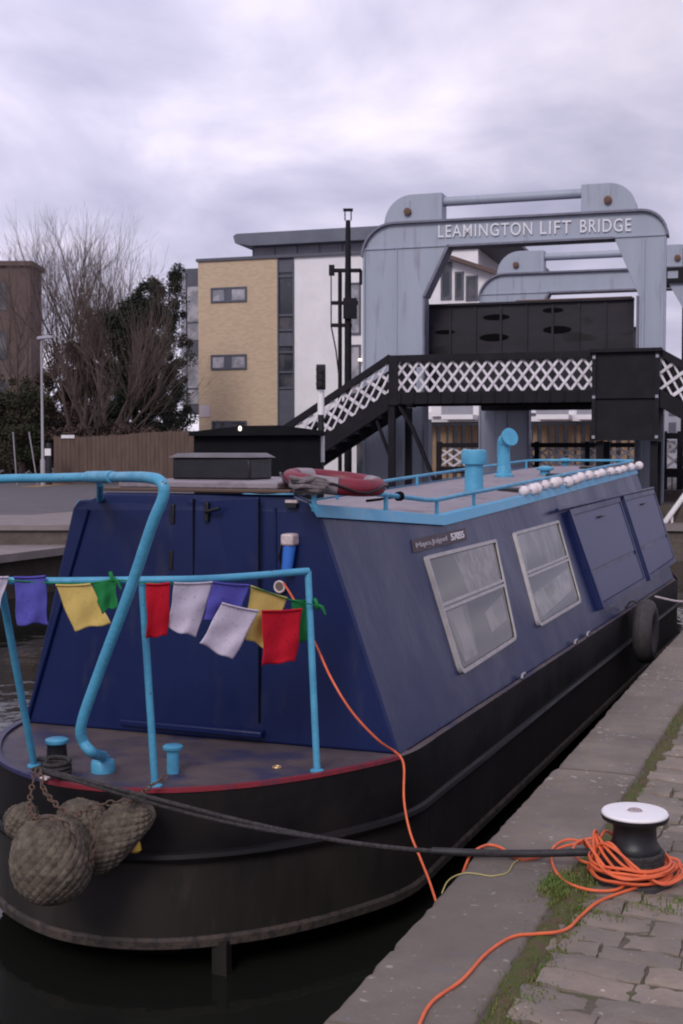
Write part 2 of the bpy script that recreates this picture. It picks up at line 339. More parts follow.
def copy_thing(root, off, label=None, group=None):
    def rec(o, par):
        c = o.copy(); COL.objects.link(c); c.parent = par
        for ch in kids.get(o.name, []): rec(ch, c)
        return c
    kids = {}
    for o in bpy.data.objects:
        if o.parent: kids.setdefault(o.parent.name, []).append(o)
    c = rec(root, None); c.location = root.location + Vector(off)
    if label: c['label'] = label
    if group: c['group'] = group
    return c
def cat(pts, n=8, closed=False):      # catmull-rom
    P = [Vector(p) for p in pts]; m = len(P); out = []
    for i in range(m if closed else m-1):
        if closed: a, b, c, d = P[(i-1) % m], P[i], P[(i+1) % m], P[(i+2) % m]
        else: b, c = P[i], P[i+1]; a = P[i-1] if i else b*2-c; d = P[i+2] if i+2 < m else c*2-b
        for k in range(n):
            t = k/n; out.append(.5*((2*b)+(c-a)*t+(2*a-5*b+4*c-d)*t*t+(3*b-a-3*c+d)*t**3))
    if not closed: out.append(P[-1])
    return out
def lerp(xs, x):
    for (a, b), (c, d) in zip(xs, xs[1:]):
        if x <= c: t = max(0, (x-a)/(c-a)); return b+(d-b)*t
    return xs[-1][1]
def struct(name, mb, m, smooth=False): return tag(mb.build(name, m, smooth=smooth), kind='structure')
def text_mesh(name, body, m, parent, p0, p1, height, normal, spacing=1.0, offset=0., up=Vector((0, 0, 1))):
    cu = bpy.data.curves.new('txt', 'FONT'); cu.body = body; cu.size = 1; cu.space_character = spacing; cu.offset = offset; cu.extrude = .004
    to = bpy.data.objects.new('txt', cu); COL.objects.link(to); bpy.context.view_layer.update()
    dg = bpy.context.evaluated_depsgraph_get(); me = bpy.data.meshes.new_from_object(to.evaluated_get(dg))
    xs = [v.co.x for v in me.vertices]; ys = [v.co.y for v in me.vertices]
    x0, x1, y0, y1 = min(xs), max(xs), min(ys), max(ys); ex = (p1-p0); L = ex.length; ex.normalize(); ez = up.normalized()
    org = ORG[parent.name]
    for v in me.vertices:
        v.co = p0+ex*((v.co.x-x0)/(x1-x0)*L)+ez*((v.co.y-y0)/(y1-y0)*height)+normal*(v.co.z+.006)-org
    bpy.data.objects.remove(to); me.materials.clear(); me.materials.append(m); me.name = name
    o = bpy.data.objects.new(name, me); COL.objects.link(o); o.parent = parent; ORG[o.name] = org
    return o

# ================================================================== THE SETTING
ZW = -.75
mb = MB(); mb.add([(-900, -60, ZW), (900, -60, ZW), (900, 900, ZW), (-900, 900, ZW)], [(0, 1, 2, 3)]); struct('canal_water', mb, M['water'])
# canal bed / ground sheet to the horizon, with the canal cut left free in front
mb = MB(); mb.add([(-2500, 120, .28), (2500, 120, .28), (2500, 2500, .28), (-2500, 2500, .28)], [(0, 1, 2, 3)]); struct('ground', mb, M['ground'])
# near quay: wall, coping, joint bed, setts
mb = MB(QL); mb.box(-12, 34, .012, .30, -1.6, -.14); struct('quay_wall', mb, M['wall'])
mb = MB(QL)
q = -12.
while q < 34:
    L = rnd.uniform(1.1, 1.6); dz = rnd.uniform(-.004, .003); dw = rnd.uniform(-.006, .006)
    n = max(4, int(L/.045)); V = []; Fc = []; we = .395+rnd.uniform(-.01, .01)
    for i in range(n+1):
        qq = q+(L-.010)*i/n; j1, j2, j3 = rnd.uniform(-.004, .004), rnd.uniform(-.006, .008), rnd.uniform(-.003, .002); chip = rnd.random() < .06
        V += [(qq, dw, -.15), (qq, dw+j1+.004*chip, -.022), (qq, dw+.004+j1, -.010-.01*chip), (qq, dw+.016+j2+.02*chip, dz+j3-.001), (qq, .12, dz+rnd.uniform(-.002, .002)), (qq, .27, dz+rnd.uniform(-.002, .002)), (qq, we-.016+j2, dz+j3), (qq, we+j1, -.014), (qq, we, -.15)]
    for i in range(n):
        for k in range(8): Fc.append((i*9+k, i*9+k+1, (i+1)*9+k+1, (i+1)*9+k))
    Fc += [tuple(range(9)), tuple(n*9+k for k in range(8, -1, -1))]
    mb.add(V, Fc); q += L
cop = mb.build('quay_coping', M['stone'], smooth=True, ang=60); tag(cop, kind='structure')
mb = MB(QL); mb.add([(-12, .30, -.013), (34, .30, -.013), (34, 60, -.013), (-12, 60, -.013)], [(0, 1, 2, 3)]); struct('paving_joints', mb, M['joint'])
mb = MB(QL); qs = -4.
while qs < 15:
    wd = rnd.uniform(.11, .145); x = .455+rnd.uniform(-.02, .03)
    while x < 5.2:
        L = rnd.uniform(.15, .30); g = .005; z = rnd.uniform(-.006, .005)
        nx, ny = 7, 4; V = []; tilt = rnd.uniform(-.008, .008)
        for j in range(ny+1):
            for i in range(nx+1):
                e_ = (i in (0, nx)) or (j in (0, ny))
                a = i/nx; b = j/ny
                V.append((qs+g+(wd-2*g)*b+rnd.uniform(-.004, .004), x+g+(L-2*g)*a+rnd.uniform(-.004, .004), z+tilt*(a-.5)*2+rnd.uniform(-.003, .003)-(rnd.uniform(.002, .009) if e_ else 0)))
        Fc = [(j*(nx+1)+i, j*(nx+1)+i+1, (j+1)*(nx+1)+i+1, (j+1)*(nx+1)+i) for j in range(ny) for i in range(nx)]
        b0 = len(V); rim = [i for i in range(nx+1)]+[(j+1)*(nx+1)-1 for j in range(1, ny+1)]+[ny*(nx+1)+i for i in range(nx-1, -1, -1)]+[j*(nx+1) for j in range(ny-1, 0, -1)]
        for r_ in rim: V.append((V[r_][0], V[r_][1], -.05))
        for k in range(len(rim)): l = (k+1) % len(rim); Fc.append((rim[k], rim[l], b0+l, b0+k))
        mb.add(V, Fc); x += L
    qs += wd
st = mb.build('stone_paving', M['sett'], smooth=True, ang=50); tag(st, kind='structure')
mb = MB(QL); mb.add([(-12, 5.3, .0), (34, 5.3, .0), (34, 60, .0), (-12, 60, .0), (15.2, .5, -.004), (34, .5, -.004), (34, 5.2, -.004), (15.2, 5.2, -.004)], [(0, 1, 2, 3), (4, 5, 6, 7)]); struct('quay_ground', mb, M['stone'])
# moss and grass in the joint
mb = MB(QL)
gx = []
def gap_w(q): return .43+.012*math.sin(q*7)
def gdens(q):      # how green the joint is along the quay
    return .6 if q < 1.75 else (.08 if q < 3.4 else .2)
n = 260
for i in range(n):
    q0 = -1.5+i*.045; q1 = q0+.045
    wob = .012*math.sin(i*1.7)+rnd.uniform(-.008, .008); wd = .026+.02*gdens(q0)+rnd.uniform(-.006, .014)
    if i: mb.v[-3:]
    gx.append((q0, gap_w(q0)-wd+wob, gap_w(q0)+wd+wob))
V = []; Fc = []
for i, (a, b, c) in enumerate(gx):
    h = rnd.uniform(.002, .010); V += [(a, b, -.012), (a, (b+c)/2, h), (a, c, -.012)]
for i in range(len(gx)-1):
    for k in range(2): Fc.append((i*3+k, i*3+k+1, i*3+k+4, i*3+k+3))
mb.add(V, Fc); ms = mb.build('moss', M['moss']); tag(ms, 'brown and green moss filling the joint beside the coping', 'moss', kind='stuff')
mb = MB(QL)
def blade(q, w_, h, m=mb):
    a = rnd.uniform(0, 6.28); lx, ly = math.cos(a), math.sin(a); wd = .0028; b = rnd.uniform(.2, .9)*h
    m.add([(q-ly*wd, w_+lx*wd, -.01), (q+ly*wd, w_-lx*wd, -.01), (q+lx*b*.5+ly*wd*.7, w_+ly*b*.5-lx*wd*.7, h*.6), (q+lx*b*.5-ly*wd*.7, w_+ly*b*.5+lx*wd*.7, h*.6), (q+lx*b, w_+ly*b, h)], [(0, 1, 2, 3), (3, 2, 4)])
for i in range(9000):
    q = rnd.uniform(-1.2, 8)
    if rnd.random() > gdens(q)*(.55+.45*math.sin(q*5+1)): continue
    blade(q, gap_w(q)+rnd.gauss(0, .026), rnd.uniform(.004, .013))
TG = Pz(562, 886, 0)-QO; tq, tw = TG.dot(QU), TG.dot(QW)
for i in range(2200): blade(tq+rnd.gauss(0, .06), tw+rnd.gauss(-.01, .028), rnd.uniform(.008, .020))
for i in range(900):
    q = rnd.uniform(-.5, 1.5); blade(q, .47+abs(rnd.gauss(0, .03)), rnd.uniform(.004, .010))
for (px, py) in ((640, 905), (665, 910), (600, 915), (672, 900), (560, 905), (618, 908)):
    T_ = Pz(px, py, 0)-QO
    for i in range(60): blade(T_.dot(QU)+rnd.gauss(0, .02), T_.dot(QW)+rnd.gauss(0, .05), rnd.uniform(.004, .011))
gr = mb.build('grass', M['grass'], smooth=False); tag(gr, 'short green grass growing in the joint of the quay', 'grass', kind='stuff')

# opposite bank: low overhanging quay, retaining wall, pavement, road
def XL(y, v=9.75): return .285-(v-(y-6.026)*.3907)/.9205
def slabp(name, pts, z0, z1, m): return struct(name, MB().prism(pts, lambda a, b, k: (a, b, z0+(z1-z0)*k)), m)
slabp('canal_wall', [(XL(-20, 10.15), -20), (XL(95, 10.15), 95), (-90, 95), (-90, -20)], -1.6, -.12, M['wall'])
slabp('towpath', [(XL(-20), -20), (XL(20.5), 20.5), (-90, 20.5), (-90, -20)], -.12, .0, M['kerb'])
slabp('retaining_wall', [(XL(20.42), 20.42), (XL(95), 95), (-90, 95), (-90, 20.42)], -.12, .24, M['wall'])
slabp('pavement', [(XL(20.36)+.03, 20.36), (XL(95)+.03, 95), (XL(95)-3, 95), (XL(23.6)-3, 23.6), (-90, 23.6), (-90, 20.36)], .24, .326, M['kerb'])
struct('road', MB().add([(XL(23.6)-3, 23.6, .30), (XL(95)-3, 95, .30), (30, 160, .30), (-200, 160, .30), (-90, 23.6, .30)], [(0, 1, 2, 3, 4)]), M['asphalt'])
a = Pz(50, 485, .304)
struct('road_marking', MB().add([(a.x-.5, a.y-2.2, .304), (a.x+.1, a.y-2.2, .304), (a.x+.5, a.y+2, .304), (a.x-.1, a.y+2, .304)], [(0, 1, 2, 3)]), mat('road_yellow', (.45, .27, .08), .7, (.2, .13, .08), 6))
# bridge abutments that narrow the canal + land behind the bridge
mb = MB(RL); mb.box(2.4, 30, -2.2, 14, -1.6, -.12); mb.box(-9.5, -2.3, -2.2, 14, -1.6, -.12); struct('bridge_abutment', mb, M['wall'])
mb = MB(RL); mb.box(2.32, 30, -2.28, 14, -.12, .0); mb.box(-9.5, -2.22, -2.28, 14, -.12, .0); struct('abutment_coping', mb, M['kerb'])
mb = MB(RL); mb.box(2.8, 30, -1.2, 14, .0, .36); mb.box(3.2, 30, .9, 14, .36, .62); struct('stone_terrace', mb, M['wall'])
mb = MB(RL); mb.box(-30, 60, 13, 90, -1.6, .24); struct('bridge_land', mb, M['asphalt'])

# ================================================================== BUILDINGS AND FAR THINGS
T0 = 28.5
def rs(px, py, t=T0): return RP(px, py, t)
# --- buff brick and white apartment block
bt = thing('apartment_block', RL(rs(245, 470)[0], T0, .24), 'buff brick and white rendered apartment block with grey overhanging roof, left of the lift bridge', 'building')
def rect_part(mbF, px0, px1, py0, py1, t, d, base=None):
    s0, z1 = RP(px0, py0, t); s1, _ = RP(px1, py0, t); _, z0 = RP(px0, py1, t)
    return s0, s1, z0, z1
sA = rs(198, 262)[0]; sB = rs(277, 259)[0]; sC = rs(294, 259)[0]; sD = rs(520, 259)[0]; zT = rs(198, 262)[1]
mb = MB(RL); mb.box(sA, sB, T0, T0+9, .2, zT); mb.build('brick_wall', M['brick'], bt, smooth=False)
mb = MB(RL); mb.box(sA-.08, sD+.05, T0-.09, T0+9.1, zT, zT+.14); mb.build('parapet', M['frame'], bt, smooth=False)
mb = MB(RL); mb.box(sC, sC+9.0, T0+.05, T0+8.9, .2, zT); mb.build('rendered_wall', M['render'], bt, smooth=False)
# glazed strip
gs = MB(RL).box(sB, sC, T0+.12, T0+.3, .2, zT).build('glazed_strip', M['glass'], bt, smooth=False)
mb = MB(RL)
for py in (262, 276, 315, 330, 345, 352, 372, 388):
    z = rs(285, py)[1]; mb.box(sB, sC, T0+.05, T0+.12, z-.05, z+.05)
mb.box(sB, sB+.07, T0, T0+.12, .2, zT); mb.box(sC-.07, sC, T0+.0, T0+.12, .2, zT)
for a, b in ((333, 345), (390, 428), (258, 272)):
    z1 = rs(285, a)[1]; z0 = rs(285, b)[1]; mb.box(sB+.07, sC-.07, T0+.06, T0+.12, z0, z1)
mb.build('strip_frame', M['frame'], gs, smooth=False)
def window(px0, py0, px1, py1, par=bt, t=T0, lit=True, split=True):
    s0, z1 = RP(px0, py0, t); s1, _ = RP(px1, py0, t); _, z0 = RP(px0, py1, t)
    fr = MB(RL); w_ = .09
    fr.box(s0, s1, t-.06, t+.05, z1-w_, z1); fr.box(s0, s1, t-.06, t+.05, z0, z0+w_)
    fr.box(s0, s0+w_, t-.06, t+.05, z0+w_, z1-w_); fr.box(s1-w_, s1, t-.06, t+.05, z0+w_, z1-w_)
    if split: c = (s0+s1)/2-.05; fr.box(c-.2, c+.2, t-.05, t+.05, z0+w_, z1-w_)
    wdw = fr.build('window', M['frame'], par, smooth=False)
    MB(RL).box(s0+w_, s1-w_, t-.02, t-.012, z0+w_, z1-w_).build('pane', M['glass_l'] if lit else M['glass'], wdw, smooth=False)
window(211, 288, 247, 303); window(211, 355, 247, 370); window(212, 421, 247, 438, lit=False)
s0, z1 = rs(200, 405); MB(RL).box(s0, s0+.55, T0-.03, T0, z1-.6, z1).build('wall_plate', mat('plate', (.5, .42, .47), .7), bt, smooth=False)
# bay on the left, set back
tb = T0+1.2; sb0 = RP(182, 270, tb)[0]; zb1 = RP(182, 269, tb)[1]; zb0 = RP(182, 414, tb)[1]
MB(RL).box(sb0, sA-.001, tb, tb+4, zb0, zb1).build('side_bay', M['frame'], bt, smooth=False)
MB(RL).box(sb0-.04, sb0+.22, tb-.06, tb, zb0+.4, zb1-.2).build('bay_pier', M['clad'], bt, smooth=False)
for a, b in ((287, 322), (324, 340), (357, 388), (390, 404)):
    s0 = sb0+.30; s1 = sA-.05; z1 = RP(190, a, tb)[1]; z0 = RP(190, b, tb)[1]
    MB(RL).box(s0, s1, tb-.03, tb-.005, z0, z1).build('bay_pane', M['glass_l'], bt, smooth=False)
# grey penthouse + oversailing roof
sE = rs(250, 250)[0]; zP = rs(250, 245)[1]
MB(RL).box(sE, sD-1.2, T0+.35, T0+7, zT+.14, zP+.1).build('penthouse', M['clad'], bt, smooth=False)
mb = MB(RL)
for k in range(9): MB(RL).box(sE+k*1.15, sE+k*1.15+.05, T0+.31, T0+.35, zT+.14, zP).build('cladding_joint', M['roofslab'], bt, smooth=False)
t1 = T0-.4; s0, z1 = RP(233, 236, t1); s1 = RP(420, 236, t1)[0]; z0 = RP(300, 243, t1)[1]-.1
mb = MB(RL); mb.prism([(s0, z1), (s0+.1, z1-.35), (s0+.9, z0+.1), (s1, z0+.1), (s1, z1+.1), (s0+.2, z1+.1)], lambda a, b, k: (a, t1+k*8.5, b))
mb.build('roof', M['roofslab'], bt, smooth=False)
# windows in the render behind the mast
for (a, b, c, d) in ((346, 283, 361, 335), (347, 345, 361, 395)): window(a, b, c, d, t=T0-.02+.05, lit=True, split=False)
l_ = RL(rs(363, 360)[0]-.1, T0-.16, rs(363, 360)[1]); MB().lathe(l_, [(.02, -.07), (.09, -.04), (.09, .04), (.02, .07)], 12).build('wall_lamp', M['lamp'], bt)

# --- white gabled block seen through the portal, with balconies and timber ground floor
t2 = 24.; g0 = RP(432, 300, t2)[0]; g1 = RP(505, 300, t2)[0]; g2 = RP(655, 300, t2)[0]
wb = thing('gabled_flats', RL(g0+3, t2, .24), 'white flats with sloping gable and balconies seen through the lift bridge opening', 'building')
zg = RP(452, 254, t2)[1]; ze = RP(500, 278, t2)[1]; zm = RP(560, 402, t2)[1]-.1
mb = MB(RL); mb.prism([(g0, 3.0), (g0, zg-.1), (RP(447, 255, t2)[0], zg), (g1, ze), (g1, 3.0)], lambda a, b, k: (a, t2+k*7, b)); mb.build('gable_wall', M['render'], wb, smooth=False)
mb = MB(RL); a0 = RP(447, 251, t2)[0]; a1 = g1+.5; sl_ = (ze-zg)/(g1-a0)
mb.hexa([(a0-.6, t2-.5, zg+.02), (a1, t2-.5, ze+sl_*.5+.02), (a1, t2+7.2, ze+sl_*.5+.02), (a0-.6, t2+7.2, zg+.02), (a0-.6, t2-.5, zg+.2), (a1, t2-.5, ze+sl_*.5+.2), (a1, t2+7.2, ze+sl_*.5+.2), (a0-.6, t2+7.2, zg+.2)]); mb.build('gable_roof', M['sandstone'], wb, smooth=False)
for (a, b, c, d) in ((441, 262, 452, 300), (455, 272, 464, 300), (466, 276, 478, 301), (484, 285, 497, 301)): window(a, b, c, d, par=wb, t=t2, lit=False, split=False)
mb = MB(RL); zf = RP(560, 421, t2)[1]; mb.box(RP(360, 400, t2)[0], g2, t2+.2, t2+7, zf, 3.2); mb.build('upper_wall', M['render'], wb, smooth=False)
# recessed timber ground floor
mb = MB(RL); mb.box(RP(350, 400, t2)[0], g2, t2+1.0, t2+6, .2, zf-.02); mb.build('ground_floor', M['glass'], wb, smooth=False)
for k in range(34):
    s = RP(362, 400, t2)[0]+k*.37
    if s < g2-.2: MB(RL).box(s, s+(.17 if k % 3 else .26), t2+.93, t2+.997, .2, zf-.15).build('timber_panel', M['gold'], wb, smooth=False)
for (a, c) in ((447, 478), (540, 572), (580, 600)):
    s0 = RP(a, 405, t2)[0]; s1 = RP(c, 405, t2)[0]; z0 = RP(a, 420, t2)[1]; z1 = RP(a, 400, t2)[1]
    bb = MB(RL).box(s0, s1, t2-1.1, t2+.2, z0, z0+.2).build('balcony', M['render'], wb, smooth=False)
    MB(RL).box(s0, s1, t2-1.1, t2-1.05, z0+.2, z1).build('balustrade', M['clad'], bb, smooth=False)
for (a, c) in ((440, 446), (480, 500), (510, 538), (602, 640)):
    s0 = RP(a, 405, t2)[0]; s1 = RP(c, 405, t2)[0]; MB(RL).box(s0, s1, t2+.16, t2+.199, zf+.35, 3.0).build('window', M['glass'], wb, smooth=False)
# distant block far right (pale gridded)
fb = thing('distant_flats', RL(14, 60, .24), 'pale distant block of flats beyond the right end of the lift bridge', 'building')
t3 = 60.; s0, z1 = RP(640, 382, t3); s1 = RP(675, 382, t3)[0]
MB(RL).box(s0, s1+2, t3, t3+8, .24, z1).build('wall', M['clad'], fb, smooth=False)
for r_ in range(4):
    for c_ in range(5): MB(RL).box(s0+.25+c_*.85, s0+.75+c_*.85, t3-.05, t3, z1-1.1-r_*1.25, z1-.3-r_*1.25).build('window', M['frame'], fb, smooth=False)
# brown stone tenement far left
h0 = Pd(30, 266, 80); tn = thing('stone_tenement', (h0.x-6, 80, .24), 'brown stone tenement behind the bare tree at the left edge', 'building')
MB().box(h0.x-12, h0.x, 80, 83, .24, h0.z).build('wall', M['sandstone'], tn, smooth=False)
MB().box(h0.x-12.2, h0.x+.2, 79.8, 83.2, h0.z, h0.z+.3).build('cornice', M['sandstone'], tn, smooth=False)
for i in range(3):
    for j in range(3): MB().box(h0.x-2.6-i*3, h0.x-1.5-i*3, 79.95, 80, h0.z-2.8-j*3.1, h0.z-1.0-j*3.1).build('window', M['glass'], tn, smooth=False)

# --- brown board fence
fD = 46.
fz = .2
def fx(px): return (px-341.5)/F_PX*fD
fn = thing('board_fence', (fx(120), fD, fz), 'long brown close-boarded fence below the trees, across the road', 'fence')
mb = MB(); x = fx(54)
while x < fx(196):
    mb.box(x, x+.145, fD+rnd.uniform(0, .02), fD+.04, fz, 2.14+.10*math.sin(x*.8)+rnd.uniform(-.02, .02)); x += .155
mb.build('boards', M['fence'], fn, smooth=False)
mb = MB(); mb.box(fx(54), fx(196), fD+.05, fD+.12, fz+.4, fz+.5); mb.box(fx(54), fx(196), fD+.05, fD+.12, 1.7, 1.8); mb.build('rail', M['fence'], fn, smooth=False)
o = MB().box(fx(62), fx(75), fD-.04, fD-.002, 1.98, 2.10).build('notice_plate', M['render'], fn, smooth=False)
# street lamp
lD = 44.; lx = (43-341.5)/F_PX*lD
lp = thing('street_lamp', (lx, lD, .2), 'tall grey street lamp with flat head at the left, in front of the fence', 'street lamp')
ztop = EYE+(450-339)/F_PX*lD
MB().tube([(lx, lD, .2), (lx, lD, 1.2), (lx, lD, 1.25), (lx, lD, ztop)], [.085, .085, .05, .04], 10).build('pole', M['steel'], lp)
MB().hexa([(lx-.15, lD-.13, ztop-.06), (lx+.42, lD-.1, ztop), (lx+.42, lD+.1, ztop), (lx-.15, lD+.13, ztop-.06), (lx-.12, lD-.1, ztop+.06), (lx+.38, lD-.07, ztop+.1), (lx+.38, lD+.07, ztop+.1), (lx-.12, lD+.1, ztop+.06)]).build('lamp_head', M['clad'], lp, bevel=.03)
# site fencing poles and bollard near the fence
for i, (xa, xb, ya) in enumerate(((13, 17, 432), (29, 38, 432))):
    p0 = Pd(xb, 483, 45.); p1 = Pd(xa, ya, 45.)
    t_ = MB().tube([(p0.x, 45, .2), (p1.x, 45, p1.z)], .025, 6).build('barrier_pole', M['steel'])
    tag(t_, ['thin leaning metal barrier pole nearest the left edge', 'thin leaning metal barrier pole just left of the street lamp'][i], 'pole', 'metal barrier poles by the fence')
bx = Pd(49, 470, 45.).x
bb = thing('road_bollard', (bx, 45, .2), 'black road bollard with white reflective panel at the end of the fence', 'bollard')
MB().lathe((bx, 45, .2), [(.11, 0), (.11, 1.5), (.09, 1.6)], 14).build('post', M['black'], bb)
MB().box(bx-.12, bx+.10, 44.86, 44.88, 1.35, 1.6).build('reflector', M['render'], bb, smooth=False)

# --- trees
def grow(mb, p, d, L, r, lvl, maxl, spread, rng, up=.25, kids=(2, 4), twig=None):
    n = 3 if lvl else 5; P = [p]; rr = [r]
    for i in range(n):
        d = (d+Vector((rng.uniform(-1, 1), rng.uniform(-1, 1), rng.uniform(-.3, .5)))*.13+Vector((0, 0, up))*.3).normalized()
        P.append(P[-1]+d*L/n); rr.append(r*(1-.42*(i+1)/n))
    tgt = mb if lvl < maxl-1 or twig is None else twig
    tgt.tube(P, rr, 6 if lvl < 2 else (4 if lvl < 3 else 3), caps=False)
    if lvl >= maxl: return
    k = rng.randint(*kids)+(1 if lvl == 0 else 0)
    for j in range(k):
        i = rng.randint(1 if lvl else 2, n); a = rng.uniform(0, 6.283); side = d.orthogonal().normalized(); side = Matrix.Rotation(a, 3, d) @ side
        nd = (d+side*rng.uniform(.35, 1)*spread).normalized()
        grow(mb, P[i], nd, L*rng.uniform(.62, .88), rr[i]*.68, lvl+1, maxl, spread, rng, up, kids, twig)
    grow(mb, P[-1], d, L*.78, rr[-1]*.9, lvl+1, maxl, spread, rng, up, kids, twig)
def bare_tree(px, D, top, label, seed, maxl=5, L=2.9, r=.17, spread=.8, group=None):
    x = (px-341.5)/F_PX*D; t = thing('bare_tree', (x, D, .2), label, 'tree', group); rng = random.Random(seed)
    a, b = MB(), MB(); grow(a, Vector((x, D, .1)), Vector((0, 0, 1)), L, r, 0, maxl, spread, rng, twig=b)
    zt = max(v.z for v in b.v); k = (top-.1)/(zt-.1)
    for m_ in (a, b):
        for v in m_.v: v.z = .1+(v.z-.1)*k; v.x = x+(v.x-x)*k*.92; v.y = D+(v.y-D)*k*.92
    a.build('trunk', M['bark'], t); b.build('crown', M['twig'], t)
def zof(py, D): return EYE+(450-py)/F_PX*D
bare_tree(78, 50, zof(200, 50), 'large bare winter tree with fanned upright branches, left of the evergreens', 5, 6, 2.7, .22, .85, 'bare trees behind the fence')
bare_tree(22, 54, zof(225, 54), 'smaller bare tree at the left edge, left of the largest bare one', 11, 5, 2.6, .15, .9, 'bare trees behind the fence')
bare_tree(106, 47.5, zof(248, 47.5), 'bare tree with thin twigs spreading in front of the dark evergreens', 23, 5, 2.4, .13, .75, 'bare trees behind the fence')
def leafy(name, px, D, lobes, n, label, m, size=.085, trunk=True, group=None, catg='tree', seed=3):
    x = (px-341.5)/F_PX*D; t = thing(name, (x, D, .2), label, catg, group); rng = random.Random(seed); mb = MB(); V = []; Fc = []
    cl = []
    for (lx, lz, rx, rz) in lobes:
        for k in range(int(26*rx*rz)+8):
            a = rng.uniform(0, 6.283); b = math.asin(rng.uniform(-1, 1)); q = rng.uniform(.35, 1.08)
            cl.append((x+lx+rx*q*math.cos(a)*math.cos(b), D+rx*.8*q*math.sin(a)*math.cos(b), lz+rz*q*math.sin(b), rng.uniform(.18, .5)))
    for i in range(n):
        c = rng.choice(cl); d = Vector((rng.gauss(0, 1), rng.gauss(0, 1), rng.gauss(0, 1))).normalized()*c[3]*rng.uniform(.3, 1)
        p = Vector(c[:3])+d; s = size*rng.uniform(.5, 1.2)
        u_ = Vector((rng.gauss(0, 1), rng.gauss(0, 1), rng.gauss(0, .6))).normalized(); v_ = u_.orthogonal().normalized()*s*.5; u_ = u_*s
        b0 = len(V); V += [p-u_*.5, p+v_, p+u_*.6, p-v_]; Fc.append((b0, b0+1, b0+2, b0+3))
    mb.add(V, Fc, True); mb.build('crown' if trunk else 'foliage', m, t, smooth=False)
    if trunk: MB().tube([(x, D, 0), (x+.1, D, 3), (x, D, lobes[0][1])], [.2, .14, .05], 8).build('trunk', M['bark'], t)
    else: MB().tube([(x, D, 0), (x+.05, D, lobes[0][1])], [.06, .03], 6).build('stem', M['bark'], t)
leafy('evergreen_tree', 164, 57, [(0, 3.0, 1.35, 2.4), (.0, 5.8, 1.25, 2.0), (.2, 7.9, .75, 1.1), (.55, 9.1, .28, .75), (-.3, 8.9, .25, .5)], 48000, 'tall dark evergreen tree beside the buff brick flats', M['leafd'], group='dark evergreens behind the fence', seed=3)
leafy('evergreen_tree', 134, 49, [(.1, 2.9, 1.5, 2.1), (.2, 5.3, 1.25, 1.8), (.3, 6.9, .8, 1.1), (-.6, 6.1, .6, 1.0)], 60000, 'round dark evergreen tree between the bare tree and the tall evergreen', M['leafd'], group='dark evergreens behind the fence', seed=4)
leafy('evergreen_tree', 98, 58, [(0, 2.8, 1.7, 2.2), (.3, 5.4, 1.4, 1.7), (0, 7, .9, 1)], 40000, 'low dark evergreen tree right behind the large bare tree', M['leafd'], group='dark evergreens behind the fence', seed=5)
leafy('evergreen_tree', 62, 62, [(-1.5, 2.0, 1.8, 2.2), (.8, 2.2, 1.8, 2.4)], 30000, 'low dark evergreen at the left, seen through the bare twigs behind the lamp', M['leafd'], .12, group='dark evergreens behind the fence', seed=9)
leafy('ivy_bush', 10, 50, [(0, 1.6, 1.6, 1.5), (.4, 3.0, 1.2, 1.5), (-1.2, 3.6, 1.2, 1.6)], 30000, 'ivy green bush at the left edge below the bare tree', M['leafm'], .08, False, catg='bush', seed=6)
leafy('ivy_bush', 62, 51, [(0, 3.0, 1.7, 1.9), (.6, 4.8, 1.1, 1.4)], 26000, 'brownish ivy bush around the trunk of the large bare tree', M['leafb'], .08, False, catg='bush', seed=7)
leafy('clipped_hedge', 120, 47.5, [(-1.5, 1.9, 1.0, .6), (-.4, 1.9, 1.0, .62), (.8, 1.8, 1.0, .62), (1.8, 1.7, 1.0, .5), (2.6, 1.6, .6, .5)], 16000, 'brown winter hedge showing just above the board fence', M['leafb'], .09, False, catg='hedge', seed=8)

